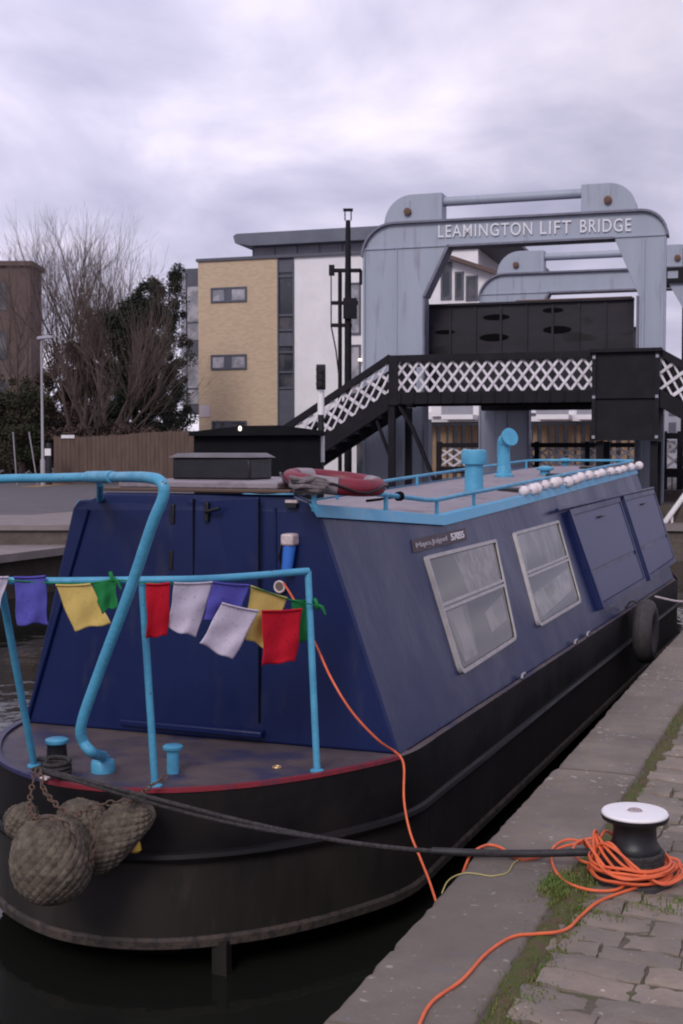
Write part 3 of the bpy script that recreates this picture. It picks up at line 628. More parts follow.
# ================================================================== LIFT BRIDGE
def arc(cx, cz, r, a0, a1, n=8): return [(cx+r*math.cos(R(a0+(a1-a0)*i/n)), cz+r*math.sin(R(a0+(a1-a0)*i/n))) for i in range(n+1)]
S0, S1, ZT_, ZB = -3.71, 3.30, 6.86, 6.33
def portal(label, text):
    t = thing('bridge_portal', RL(0, 0, 0), label, 'bridge portal', 'steel portals of the lift bridge')
    poly = [(S0, -.2)]+arc(S0+.75, ZT_-.72, .74, 180, 90)[0:]+arc(S1-.55, ZT_-.55, .55, 90, 0)+[(S1, -.2), (2.72, -.2), (2.72, 5.0), (2.16, ZB), (-1.66, ZB), (-2.24, 5.2), (-2.24, -.2)]
    MB(RL).prism(poly, lambda a, b, k: (a, k*.32, b)).build('portal_frame', M['grey'], t, smooth=False, bevel=.01)
    # flanges
    fl = MB(RL); th = .05
    top = arc(S0+.75, ZT_-.72, .74, 180, 90)+arc(S1-.55, ZT_-.55, .55, 90, 0)
    for (a, b), (c, d) in zip(top, top[1:]):
        def off(p, q_, o):
            dx_, dz_ = q_[0]-p[0], q_[1]-p[1]; l = math.hypot(dx_, dz_); return (-dz_/l*o, dx_/l*o)
        o1 = off((a, b), (c, d), th)
        fl.hexa([(a, -.1, b), (c, -.1, d), (c, .42, d), (a, .42, b), (a+o1[0], -.1, b+o1[1]), (c+o1[0], -.1, d+o1[1]), (c+o1[0], .42, d+o1[1]), (a+o1[0], .42, b+o1[1])])
    fl.box(-1.66, 2.16, -.1, .42, ZB-.05, ZB-.002)
    fl.hexa([(-2.235, -.1, 5.15), (-2.17, -.1, 5.15), (-2.17, .42, 5.15), (-2.235, .42, 5.15), (-1.66, -.1, ZB), (-1.59, -.1, ZB), (-1.59, .42, ZB), (-1.66, .42, ZB)])
    fl.box(-2.235, -2.19, -.06, .38, 0, 5.15); fl.box(2.67, 2.715, -.06, .38, 0, 5.0)
    fl.build('flange', M['grey_d'], t, smooth=False)
    sf = MB(RL)
    for s in (3.22, 2.80): sf.box(s, s+.04, -.05, -.002, 0, ZB-.06)
    sf.box(S0+.02, S1-.02, -.03, -.002, ZB-.02, ZB+.02); sf.box(-2.9, -2.87, -.025, -.002, 0, ZB-.03)
    sf.box(S0+.0, S0+.05, -.05, -.002, 0, ZB)
    sf.build('stiffener', M['grey'], t, smooth=False)
    # sheave housings
    a0 = -3.15; a1 = -1.80; zt = 7.52
    hl = MB(RL).prism([(a0-.05, ZT_+.05)]+arc(a0+.62, zt-.62, .67, 175, 90)+[(a1, zt+.05), (a1, ZT_+.05)], lambda a, b, k: (a, .02+k*.5, b)).build('sheave_housing', M['grey'], t, smooth=False, bevel=.015)
    b0 = 1.42; b1 = 2.62
    hr = MB(RL).prism([(b0, ZT_+.05), (b0, zt+.03)]+arc(b1-.6, zt-.6, .63, 90, 5)+[(b1+.03, ZT_+.05)], lambda a, b, k: (a, .02+k*.5, b)).build('sheave_housing', M['grey'], t, smooth=False, bevel=.015)
    for h, s in ((hl, -2.62), (hr, 2.02)):
        MB(RL).lathe(RL(s, .0, ZT_+.3), [(.09, -.03), (.09, .05), (.05, .07)], 14, -R2).build('axle_boss', M['rustspot'], h)
        MB(RL).box(s-.05, s+.05, -.01, .02, ZT_+.34, zt-.1).build('rib_plate', M['grey'], h, smooth=False)
    MB().tube([RL(a1-.01, .25, zt-.13), RL(b0+.01, .25, zt-.13)], .11, 14).build('tie_tube', M['grey'], t)
    # lower gearing block on the left leg
    MB(RL).box(-3.6, -2.3, .56, 1.2, 0, 2.3).build('gear_housing', M['grey'], t, smooth=False, bevel=.02)
    return t
p1 = portal('near grey steel portal lettered LEAMINGTON LIFT BRIDGE in white', True)
off = R2*8.4+R1*1.15+Vector((0, 0, -.12))
p2 = copy_thing(p1, off, 'rear grey steel portal without lettering, seen through the lettered portal')
for wd_, pa_, pb_, ya_, yb_ in (('LEAMINGTON', 438, 532, 237.5, 234.5), ('LIFT', 540, 571, 234, 233), ('BRIDGE', 580, 631, 232.5, 231)):
    sa, za = RP(pa_, ya_, -.06); sb, zb = RP(pb_, yb_, -.06)
    text_mesh('lettering', wd_, M['letter'], p1, RL(sa, -.03, za), RL(sb, -.03, zb), .29, -R2, 1.14, .004)
# raised deck between the portals
rd = thing('raised_lift_deck', RL(0, 4.3, 4), 'dark riveted road deck of the lift bridge raised between the grey portals', 'bridge deck')
sx0 = RP(425, 300, .9)[0]; sx1 = RP(634, 300, .9)[0]; zd1 = 5.02; zd0 = 2.72
for t_ in (.9, 8.0):
    g_ = MB(RL).box(sx0, sx1, t_, t_+.12, zd0, zd1).build('side_girder', M['deck_panel'], rd, smooth=False)
    m_ = MB(RL)
    for k in range(9): s = sx0+(sx1-sx0-.05)*k/8; m_.box(s, s+.05, t_-.05, t_-.001, zd0+.06, zd1-.05)
    m_.box(sx0, sx1, t_-.09, t_+.2, zd1, zd1+.05); m_.build('rib', M['deck_panel'], g_, smooth=False)
    m_ = MB(RL)
    for s_, z_, a_, b_ in ((sx0+1.75, 4.72, .33, .07), (sx0+1.7, 4.24, .36, .09), (sx0+3.2, 4.38, .34, .09), (sx0+3.1, 4.84, .25, .06), (sx0+.5, 4.4, .25, .05)):
        m_ = MB(RL); m_.prism([(s_+a_*math.cos(i*.524), z_+b_*math.sin(i*.524)) for i in range(12)], lambda a, b, k: (a, t_-.012+k*.011, b))
        m_.build('slot', mat('slot_dark', (.003, .003, .004), .9, spec=.1), g_, smooth=False)
MB(RL).box(sx0, sx1, 1.02, 8.0, zd0+.2, zd0+.42).build('deck_plate', M['deck_panel'], rd, smooth=False)
MB(RL).box(sx0+2.2, sx1-.05, .95, 1.0, zd1+.05, zd1+.09).build('top_strip', M['rustspot'], rd, smooth=False)
# --- footbridge in front
fb_ = thing('footbridge', RL(0, -1.9, 0), 'black iron footbridge with white lattice panels and stairs in front of the portals', 'footbridge')
tf = -2.6
fs0, fz0 = RP(396, 358, tf); fs1, fz1 = RP(597, 356, tf)
def Zt(py, px=500): return RP(px, py, tf)[1]
zTop, zLt, zLb, zBot = Zt(353), Zt(360), Zt(391), Zt(403)
def lattice(F, s0, s1, z0, z1, t, pitch, run, wd=.05, th=.02, zs=lambda s: 0.):
    mb = MB(F); H = z1-z0
    for sg, tt in ((1, t), (-1, t+th+.004)):
        x = s0-run
        while x < s1+run:
            xa, xb = (x, x+run) if sg > 0 else (x+run, x)
            # clip
            pa, pb = (xa, z0), (xb, z1)
            ta, tb_ = 0., 1.
            dx_ = pb[0]-pa[0]
            lo, hi = sorted(((s0-pa[0])/dx_, (s1-pa[0])/dx_)); ta = max(0, lo); tb_ = min(1, hi)
            if tb_-ta > .04:
                a = (pa[0]+dx_*ta, pa[1]+H*ta); b = (pa[0]+dx_*tb_, pa[1]+H*tb_)
                l = math.hypot(b[0]-a[0], b[1]-a[1]); nx, nz = -(b[1]-a[1])/l*wd/2, (b[0]-a[0])/l*wd/2
                c = [(a[0]-nx, a[1]-nz), (b[0]-nx, b[1]-nz), (b[0]+nx, b[1]+nz), (a[0]+nx, a[1]+nz)]
                mb.hexa([(p, tt, q_+zs(p)) for p, q_ in c]+[(p, tt+th, q_+zs(p)) for p, q_ in c])
            x += pitch
    return mb
for t_ in (tf, tf+1.5):
    if t_ == tf: lattice(RL, fs0, fs1, zLb, zLt, t_, .25, .50, wd=.052).build('lattice_panel', M['white'], fb_, smooth=False)
    m_ = MB(RL); m_.box(fs0-.15, fs1, t_-.05, t_+.09, zLt, zTop); m_.box(fs0-.15, fs1, t_-.05, t_+.09, zBot, zLb); m_.box(fs0-.15, fs0+.05, t_-.06, t_+.1, zBot-.02, zTop-.01)
    for k in range(15): s = fs0+.1+k*(fs1-fs0-.2)/14; m_.box(s, s+.03, t_-.09, t_-.05, zBot+.02, zLb-.02)
    m_.box(fs1, fs1+.06, t_-.05, t_+.09, zBot, zTop)
    m_.build('girder', M['bridge_black'], fb_, smooth=False)
MB(RL).box(fs0, fs1+1.6, tf+.10, tf+1.49, zBot+.05, zBot+.14).build('walkway', M['bridge_black'], fb_, smooth=False)
# landing box
ls0 = RP(592, 400, tf-.1)[0]; ls1 = RP(659, 400, tf-.1)[0]; lz1 = RP(625, 352, tf-.1)[1]; lz0 = RP(625, 438, tf-.1)[1]
lb = MB(RL).box(ls0, ls1, tf-.1, tf+1.7, lz0, lz1).build('landing_enclosure', M['bridge_black'], fb_, smooth=False)
m_ = MB(RL)
for s in (ls0, ls1-.08): m_.box(s, s+.08, tf-.16, tf-.101, lz0-.05, lz1)
zmid = RP(625, 397, tf)[1]; m_.box(ls0, ls1, tf-.15, tf-.101, zmid-.03, zmid+.03); m_.box(ls0-.05, ls1+.05, tf-.2, tf+1.75, lz1, lz1+.07); m_.box(ls0, ls1, tf-.15, tf-.101, lz0-.05, lz0)
m_.build('enclosure_frame', M['bridge_black'], lb, smooth=False)
m_ = MB(RL)
for s in (ls0+.04, ls1-.04):
    for z in (lz0+.02, lz1-.1, zmid): MB(RL).box(s-.03, s+.03, tf-.175, tf-.161, z-.03, z+.03).build('bracket', M['clad'], lb, smooth=False)
for s in (ls0+.15, ls1-.1, fs0-.1):
    for t_ in (tf+.05, tf+1.5): MB(RL).box(s-.07, s+.07, t_-.07, t_+.07, -.1, (lz0-.06 if s > 0 else zBot-.03)).build('post', M['bridge_black'], fb_, smooth=False)
MB().tube([RL(fs0+.05, tf+.05, zBot-.02), RL(fs0+.35, tf+.05, zBot-.5), RL(fs0+.85, tf+.05, .9), RL(fs0+.9, tf+.05, 0)], .05, 6).build('brace', M['bridge_black'], fb_)
MB().tube([RL(fs0-.1, tf+.05, 1.3), RL(fs0-.45, tf+.05, zBot-.35)], .04, 6).build('brace', M['bridge_black'], fb_)
# left stairs
def stairs(sg, s_start, zoff, slope, run, nm):
    zs = lambda s: -abs(s-s_start)*slope
    for t_ in (tf, tf+1.5):
        a, b = sorted((s_start, s_start+sg*run))
        if t_ == tf: lattice(RL, a, b, zLb+zoff, zLt+zoff, t_, .25, .50, wd=.052, zs=zs).build('stair_lattice', M['white'], fb_, smooth=False)
        else: MB(RL).hexa([(a, t_, zLb+zs(a)), (b, t_, zLb+zs(b)), (b, t_+.03, zLb+zs(b)), (a, t_+.03, zLb+zs(a)), (a, t_, zLt+zs(a)), (b, t_, zLt+zs(b)), (b, t_+.03, zLt+zs(b)), (a, t_+.03, zLt+zs(a))]).build('rear_panel', M['bridge_black'], fb_, smooth=False)
        m_ = MB(RL)
        for (q0, q1) in ((zLt+zoff, zTop+zoff+.02), (zBot+zoff-.12, zLb+zoff)):
            m_.hexa([(a, t_-.05, q0+zs(a)), (b, t_-.05, q0+zs(b)), (b, t_+.09, q0+zs(b)), (a, t_+.09, q0+zs(a)), (a, t_-.05, q1+zs(a)), (b, t_-.05, q1+zs(b)), (b, t_+.09, q1+zs(b)), (a, t_+.09, q1+zs(a))])
        e_ = s_start+sg*run; m_.box(min(e_, e_+sg*.1), max(e_, e_+sg*.1), t_-.06, t_+.1, -.2, zLt+zoff+zs(e_)+.1)
        m_.build('stair_girder', M['bridge_black'], fb_, smooth=False)
    m_ = MB(RL); n = int(run/.28)
    for k in range(n):
        s = s_start+sg*(k*.28); z = zBot+zoff+zs(s)+.02; m_.box(min(s, s+sg*.3), max(s, s+sg*.3), tf+.1, tf+1.49, z, z+.05)
    m_.build('step', M['bridge_black'], fb_, smooth=False)
zs_l, sz_l = RP(303, 418, tf); slp = (zTop-sz_l)/(fs0-zs_l)
stairs(-1, fs0-.16, 0, slp, 3.3, 'l')
stairs(1, ls1+.01, 0, slp*.92, 3.6, 'r')

# lower lattice railing behind (road parapet) - two panels
tr = 9.2
def parapet(pa, pb, label, t_, pt, pb_):
    s0, z1 = RP(pa, pt, t_); s1, _ = RP(pb, pt, t_); z0 = RP(pa, pb_, t_)[1]
    p = thing('lattice_railing', RL((s0+s1)/2, t_, z0), label, 'railing', 'low lattice railings at the bridge')
    lattice(RL, s0+.1, s1-.1, z0+.12, z1-.16, t_, .42, .84, wd=.06).build('lattice_panel', M['white'], p, smooth=False)
    m_ = MB(RL); m_.box(s0, s1, t_-.05, t_+.1, z1-.14, z1); m_.box(s0, s1, t_-.05, t_+.1, z0-.1, z0+.11); n = max(2, int((s1-s0)/1.4))
    for k in range(n+1): s = s0+(s1-s0-.14)*k/n; m_.box(s, s+.14, t_-.08, t_+.13, z0-.9, z1+.04)
    m_.build('rail_frame', M['bridge_black'], p, smooth=False)
parapet(437, 642, 'black road railing with white lattice panels behind the boat roof', tr, 443, 470)
parapet(661, 700, 'short lattice railing at the right edge beneath the footbridge stairs', 1.5, 433, 473)
# vertical railings right below
s0, z1 = RP(661, 474, 1.48); vr = MB(RL)
for k in range(9): vr.box(s0+k*.12, s0+k*.12+.025, 1.5, 1.525, .62, z1)
vr.build('upright_bar', M['bridge_black'], bpy.data.objects['lattice_railing.001'], smooth=False)
# right rear platform visible at edge is part of the rear portal: cantilever bracket
ck = thing('gear_platform', RL(4.2, 3.2, 5), 'dark gear platform with tapered grey bracket right of the lettered portal', 'platform')
s0, z1 = RP(655, 268, 3.); s1 = RP(700, 268, 3.)[0]; z0 = RP(655, 283, 3.)[1]
MB(RL).box(s0, s1, 3., 4., z0, z0+.1).build('platform_floor', M['bridge_black'], ck, smooth=False)
m_ = MB(RL); m_.box(s0, s1, 3., 3.06, z1-.08, z1)
for k in range(3): m_.box(s0+.1+k*.45, s0+.3+k*.45, 3., 3.06, z0+.1, z1-.08)
m_.build('platform_rail', M['bridge_black'], ck, smooth=False)
MB(RL).prism([(RP(668, 284, 3.)[0], z0), (RP(690, 284, 3.)[0], z0), (RP(688, 316, 3.)[0], RP(688, 316, 3.)[1])], lambda a, b, k: (a, 3.1+k*.2, b)).build('tapered_bracket', M['grey'], ck, smooth=False)
MB(RL).box(RP(682, 280, 3.)[0], RP(682, 280, 3.)[0]+.12, 3.3, 3.42, 0, z1+.5).build('support_post', M['bridge_black'], ck, smooth=False)
# white pole and stone step ledges at the right edge
pa = RL(2.6, -2.0, 0)
a = Pd(660, 529, 26.5); b = Pd(700, 474, 26.9)
wp = thing('white_handrail', (a.x, a.y, 0), 'white sloping pole handrail on the stone abutment beyond the boat stern', 'handrail')
MB().tube([a, b], .06, 8).build('rail', M['cap'], wp); MB().tube([a, (a.x, a.y, 0)], .055, 8).build('post', M['cap'], wp)
MB().tube([Pd(672, 512, 26.63), (Pd(672, 512, 26.63).x, 26.63, 0)], .03, 8).build('post', M['cap'], wp)
# mast with ladder arms
mD = 31.; mx_ = (348-341.5)/F_PX*mD
ms_ = thing('black_mast', (mx_, mD, 0), 'tall black mast with side arms left of the lettered portal', 'mast')
zt = zof(223, mD)
MB().tube([(mx_, mD, 0), (mx_, mD, zof(300, mD)), (mx_, mD, zt)], [.10, .085, .06], 10).build('pole', M['bridge_black'], ms_)
m_ = MB(); m_.box(mx_-.09, mx_-.06, mD-.02, mD+.02, zt, zof(214, mD)); m_.box(mx_+.06, mx_+.09, mD-.02, mD+.02, zt, zof(214, mD)); m_.box(mx_-.12, mx_+.12, mD-.05, mD+.05, zof(214, mD), zof(214, mD)+.06); m_.build('top_bracket', M['bridge_black'], ms_, smooth=False)
m_ = MB(); xl = (331-341.5)/F_PX*mD; xr = (361-341.5)/F_PX*mD
for py, x1_ in ((272, xr), (304, mx_+.25), (326, mx_+.1)): m_.box(xl, x1_, mD-.04, mD+.04, zof(py, mD)-.05, zof(py, mD)+.04)
m_.box(xl-.05, xl+.09, mD-.08, mD+.08, zof(277, mD), zof(267, mD)); m_.box(xr-.05, xr+.03, mD-.04, mD+.04, zof(286, mD), zof(272, mD)); m_.build('side_arm', M['bridge_black'], ms_, smooth=False)
x2_ = (340-341.5)/F_PX*mD
MB().tube([(x2_, mD, 1.0), (x2_, mD, zof(272, mD))], .05, 8).build('conduit', M['bridge_black'], ms_)
MB().tube([(xl, mD, zof(326, mD)), (xl+.12, mD, zof(350, mD)), (x2_-.02, mD, zof(378, mD))], .018, 6).build('cable', M['bridge_black'], ms_)
m_ = MB(); m_.box(xl-.01, xl+.02, mD-.02, mD+.02, zof(328, mD), zof(275, mD)); m_.build('ladder_rod', M['bridge_black'], ms_, smooth=False)
MB().box(mx_-.12, mx_+.22, mD-.16, mD-.0, zof(320, mD), zof(300, mD)).build('control_box', M['bridge_black'], ms_, smooth=False)
# traffic signal
sD_ = 24.; sx_ = (321-341.5)/F_PX*sD_
sg_ = thing('signal_post', (sx_, sD_, 0), 'black and white banded signal post with small signal head before the stairs', 'signal')
for i, (a, b, m_) in enumerate(((390, 415, 'white'), (415, 435, 'black'), (435, 462, 'white'), (462, 530, 'black'))):
    MB().tube([(sx_, sD_, zof(b, sD_)), (sx_, sD_, zof(a, sD_))], .065 if i < 1 else .06+.012*(i % 2 == 0), 10).build('pole_band', M['cap' if m_ == 'white' else 'black'], sg_)
h = MB().box(sx_-.09, sx_+.09, sD_-.08, sD_+.1, zof(390, sD_), zof(365, sD_)).build('signal_head', M['black'], sg_, bevel=.02)
for py in (370, 377, 384): MB().tube([(sx_-.02, sD_-.08, zof(py, sD_)), (sx_-.03, sD_-.2, zof(py, sD_)-.01)], [.06, .065], 10).build('hood', M['black'], h)
# black hut
hD = 23.; 
def hx(px): return (px-341.5)/F_PX*hD
hb = thing('black_hut', (hx(257), hD, -.03), 'low black hut with shallow pitched roof and a small lamp, behind the roof box', 'hut')
MB().box(hx(194), hx(320), hD, hD+3, -.7, zof(436, hD)).build('walls', M['shed'], hb, smooth=False)
zr_ = zof(426, hD); xm = hx(243)
MB().prism([(hx(190), zof(436, hD)), (hx(190), zof(432, hD)), (xm, zr_), (hx(281), zof(425.5, hD)), (hx(324), zof(431, hD)), (hx(324), zof(435, hD))], lambda a, b, k: (a, hD-.15+k*3.3, b)).build('roof', M['shed'], hb, smooth=False)
MB().lathe((hx(241), hD-.18, zof(429, hD)), [(.01, -.04), (.03, -.02), (.03, .03), (.01, .05)], 10).build('lamp', M['lamp'], hb)

# ================================================================== THE NARROWBOAT
boat = thing('narrowboat', BL(4.5, 1, ZW), 'navy blue narrowboat with black hull and light blue rails moored at the quay', 'boat')
# hull outline (u,v) seen from above
bow = [(1.2, -.06), (.5, -.06), (0, -.05), (-.38, .10), (-.72, .32), (-.95, .56), (-1.08, .80), (-1.13, 1.05), (-1.10, 1.30), (-.95, 1.62), (-.72, 1.86), (-.35, 2.08), (.1, 2.16), (1.2, 2.18)]
bw = [(p.x, p.y) for p in cat([(a, b, 0) for a, b in bow], 5)]
stern = [(3, 2.16), (6, 2.12), (9.0, 2.08), (9.6, 1.95), (9.95, 1.6), (10.05, 1.0), (9.95, .45), (9.6, .08), (9.0, -.06), (6, -.06), (3, -.06)]
outl = bw+stern
def inset(poly, d):
    n = len(poly); out = []
    for i in range(n):
        a = Vector(poly[i-1]); b = Vector(poly[(i+1) % n]); t = (b-a).normalized(); nn = Vector((t.y, -t.x)); p = Vector(poly[i])
        out.append(tuple(p+nn*d))
    return out
_in = inset(outl, .05)
if abs(_in[30][0]) > abs(outl[30][0])+.001 and outl[30][0] < 0: SG = -1
else: SG = 1
def ins(d): return inset(outl, d*SG)
def ring(levels, name, m, cap_top=False, parent=boat):
    mb = MB(BL); n = len(outl); V = []; Fc = []
    for z, d in levels: V += [(a, b, z) for a, b in ins(d)]
    for L in range(len(levels)-1):
        for i in range(n): j = (i+1) % n; Fc.append((L*n+i, L*n+j, (L+1)*n+j, (L+1)*n+i))
    if cap_top: Fc.append(tuple(range((len(levels)-1)*n, len(levels)*n)))
    return mb.add(V, Fc).build(name, m, parent, ang=30)
hu = ring([(-.215, 0), (-.10, .0), (.05, .0), (.078, .0)], 'hull', M['hull'])
ring([(-.58, .0), (-.40, .0), (-.2, .0)], 'lower_hull', M['hull_low'])
ring([(-1.2, .5), (-.95, .34), (-.63, .22), (-.60, .02)], 'underwater_hull', M['black_m'])
ring([(-.625, .03), (-.625, -.006), (-.618, -.014), (-.585, -.014), (-.572, -.006), (-.57, .01)], 'chine_lip', M['rust_lip'])
# rubbing strakes
def strake(z, r, m, name, lo=None):
    pts = [BL(a, b, z) for a, b in ins(-.012)]
    MB().tube(pts, r*1.2, 8, closed=True).build(name, m, boat)
strake(-.215, .021, M['hull'], 'rubbing_strake')
# deck and rim
ring([(.060, .02), (.064, .30)], 'side_deck', M['deck'], cap_top=False)
mb = MB(BL); fp = [(a, b) for a, b in ins(.02) if a < .15]; mb.add([(a, b, .068) for a, b in fp], [tuple(range(len(fp)))]); dk = mb.build('foredeck', M['deck'], boat, smooth=False)
def rimpart(cond, m, name):
    o_ = ins(-.006); i_ = ins(.028); mb = MB(BL)
    for k in range(len(outl)-1):
        if cond(outl[k]) and cond(outl[k+1]):
            a, b, c, d = o_[k], o_[k+1], i_[k+1], i_[k]
            mb.hexa([(*a, .068), (*b, .068), (*c, .068), (*d, .068), (*a, .086), (*b, .086), (*c, .084), (*d, .084)])
    mb.build(name, m, boat)
rimpart(lambda p: p[0] < -.02 and p[1] < 1.35, M['rim_red'], 'red_rim')
rimpart(lambda p: p[0] < 1.5 and p[1] > 1.2, M['rim_blue'], 'blue_rim')
# stem post / anode at the bow foot
a_, b_ = Pz(219, 944, -.61), None
mb = MB(BL); uu, vv, _ = toB(a_)
mb.box(uu-.0, uu+.05, vv-.036, vv+.036, -.95, -.60); mb.build('skeg_post', M['hull_low'], boat)
# cabin
LEAN = .36
def zr(u): return lerp([(-.2, 1.28), (1.75, 1.13), (3.2, 1.165), (9.1, 1.325)], u)
def vr_(z): return LEAN*(z-.07)
def vl_(z): return 2.12-.255*(z-.07)
mb = MB(BL); us = [0, .5, 1.0, 1.4, 1.75, 2.2, 3.2, 4.5, 6, 7.5, 9.1]; m_s = []
side = MB(BL)
for a, b in zip(us, us[1:]):
    side.add([(a, 0, .07), (b, 0, .07), (b, vr_(zr(b)), zr(b)), (a, vr_(zr(a)), zr(a))], [(0, 1, 2, 3)])
side.build('cabin_side', M['navy_side'], boat, smooth=False)
mb = MB(BL)
for a, b in zip(us, us[1:]): mb.add([(a, 2.12, .07), (b, 2.12, .07), (b, vl_(zr(b)), zr(b)), (a, vl_(zr(a)), zr(a))], [(0, 1, 2, 3)])
e_ = 9.1; mb.add([(e_, 0, .07), (e_, 2.12, .07), (e_, vl_(zr(e_)), zr(e_)), (e_, vr_(zr(e_)), zr(e_))], [(0, 1, 2, 3)])
mb.build('cabin_back', M['navy_side'], boat, smooth=False)
# roof with camber
mb = MB(BL); V = []; Fc = []; nv = 8
for a in us:
    v0, v1 = vr_(zr(a)), vl_(zr(a))
    for k in range(nv+1): x = k/nv; V.append((a, v0+(v1-v0)*x, zr(a)+.038*(1-(2*x-1)**2)))
for i in range(len(us)-1):
    for k in range(nv): Fc.append((i*(nv+1)+k, i*(nv+1)+k+1, (i+1)*(nv+1)+k+1, (i+1)*(nv+1)+k))
mb.add(V, Fc); mb.build('roof', M['roof'], boat, ang=20)
# bulkhead: front plate with outline as in the photo, doors, step
U0 = 0.0
def uf(v): return -.06*max(0, (v-1.2))/.8*1.8
front = [(0, .07), (.425, 1.25), (.455, 1.285), (.56, 1.325), (1.64, 1.325), (1.72, 1.29), (1.79, 1.285), (1.825, 1.24), (2.12, .07)]
MB(BL).prism(front, lambda v, z, k: (uf(v)-.012+k*.05, v, z)).build('bulkhead', M['navy'], boat, smooth=False, bevel=.012)
# edge beads and door panels
def up(px, py, u=-.02): p = Pn(px, py, BL(u, 0, 0), BU); return toB(p)
dtl = up(140, 500); dbl = up(131, 718); dtr = up(262, 497); dbr = up(262, 722); dm = up(197, 500); dmb = up(198, 720)
def slab(name, c4, u0, u1, m, parent, bev=.006):
    return MB(BL).hexa([(u0, *c) for c in c4]+[(u1, *c) for c in c4]).build(name, m, parent, smooth=False, bevel=bev)
g = .008
slabL = slab('door', [(dtl[1]-g, dtl[2]), (dm[1]+g, dm[2]), (dmb[1]+g, dmb[2]), (dtl[1]-g+.02, dbl[2])], -.05, -.014, M['navy'], boat)
slabR = slab('door', [(dm[1]-g, dm[2]), (dtr[1]+g, dtr[2]), (dbr[1]+g, dbr[2]), (dmb[1]-g, dmb[2])], -.046, -.014, M['navy'], boat)
for d_, vv, z in ((slabL, dm[1]+.12, 1.22), (slabL, dm[1]+.13, .98), (slabR, dm[1]-.08, 1.235)):
    m_ = MB(BL); m_.box(-.072, -.05, vv-.012, vv+.012, z-.05, z+.05); m_.build('bolt', M['black'], d_, bevel=.003)
MB().tube([BL(-.07, dm[1]-.08, 1.235), BL(-.09, dm[1]-.13, 1.245), BL(-.09, dm[1]-.17, 1.255)], .010, 8).build('handle', M['black'], slabR)
for (px, py) in ((276, 545), (150, 560)):
    p = up(px, py); MB().tube([BL(-.03, p[1], 1.26), BL(-.03, p[1]-.02, .12)], .007, 6).build('bulkhead_bead', M['navy'], boat)
for (px0, py0, px1, py1) in ((88, 505, 34, 724),):
    a = up(px0, py0); b = up(px1, py1); MB().tube([BL(uf(a[1])-.02, a[1]-.05, a[2]-.02), BL(uf(b[1])-.02, b[1]-.05, .09)], .012, 6).build('edge_bead', M['navy'], boat)
st_ = up(130, 724); en = up(268, 737)
MB(BL).hexa([(-.12, st_[1], .10), (-.10, en[1], .10), (-.012, en[1], .10), (-.012, st_[1], .10), (-.12, st_[1], .135), (-.10, en[1], .135), (-.012, en[1], .145), (-.012, st_[1], .145)]).build('door_step', M['navy'], boat, bevel=.008)
slab('lower_panel', [(dmb[1]+.02, .17), (dbl[1]-.02, .17), (dbl[1]-.04, .21), (dmb[1]+.02, .21)], -.056, -.05, M['navy'], slabL)
for (px_, py_, qx_, qy_) in ((139.5, 500, 131, 718), (197, 500, 198, 720), (262.5, 497, 262.5, 722)):
    a = up(px_, py_); b = up(qx_, qy_); MB().tube([BL(-.056, a[1], 1.30), BL(-.056, b[1], .17)], .006, 6).build('door_seam', M['black_m'], boat)
# small fittings on the bulkhead
p = up(101, 506); MB().tube([BL(-.02, p[1], p[2]), BL(-.05, p[1], p[2])], .012, 8).build('bolt_head', M['black'], boat)
p = up(293, 505); f_ = MB(BL).box(-.05, -.014, p[1]-.03, p[1]+.03, p[2]-.012, p[2]+.012).build('hasp', M['black'], boat); MB(BL).box(-.045, -.02, p[1]-.032, p[1]+.032, 1.287, 1.302).build('hasp_plate', M['pipe_w'], f_)
p = up(293, 548)
sk = MB(BL); sk.box(-.10, -.014, p[1]-.034, p[1]+.034, p[2]+.015, p[2]+.075); so_ = sk.build('shore_power_socket', M['pipe_w'], boat, bevel=.012)
MB().tube([BL(-.06, p[1], p[2]+.016), BL(-.065, p[1]+.005, p[2]-.05), BL(-.07, p[1]+.012, p[2]-.12)], [.033, .030, .027], 14).build('plug', M['pipe_b'], so_)
MB().tube([BL(-.03, p[1]+.06, p[2]+.02), BL(-.04, p[1]+.07, p[2]-.05), BL(-.02, p[1]+.06, p[2]-.09)], .006, 6).build('lead', M['black'], so_)
p = up(283, 586); cp = MB(); cp.torus(BL(-.06, p[1], p[2]), -BU, .027, .006, 20, 8); cpo = cp.build('pipe_outlet', M['pipe_w'], boat); MB().lathe(BL(-.058, p[1], p[2]), [(.024, -.05), (.024, .004)], 16, -BU).build('pipe_core', mat('pipe_inside', (.13, .10, .08), .7), cpo)
# roof edge trim (light blue)
def trim(side):
    mb = MB(BL); fr = (lambda z: vr_(z)) if side == 'r' else (lambda z: vl_(z)); sg = -1 if side == 'r' else 1
    hgt = .048
    for a, b in zip([-.05, .4, .9, 1.4, 1.75, 2.2, 3.2, 4.5, 6, 7.5], [.4, .9, 1.4, 1.75, 2.2, 3.2, 4.5, 6, 7.5, 9.12]):
        P = []
        for u in (a, b):
            z1 = zr(u)+.012; z0 = zr(u)-hgt
            P.append([(u, fr(z0)+sg*.014, z0), (u, fr(z1)+sg*.014, z1), (u, fr(z1)-sg*.03, z1+.006), (u, fr(z0)-sg*.005, z0)])
        q0, q1 = P
        mb.add(q0+q1, [(0, 1, 5, 4), (1, 2, 6, 5), (0, 4, 7, 3), (2, 3, 7, 6)])
        if a == -.05: mb.add(q0, [(0, 1, 2, 3)])
    mb.build('roof_trim', M['blue2'], boat, smooth=False)
trim('r'); trim('l')
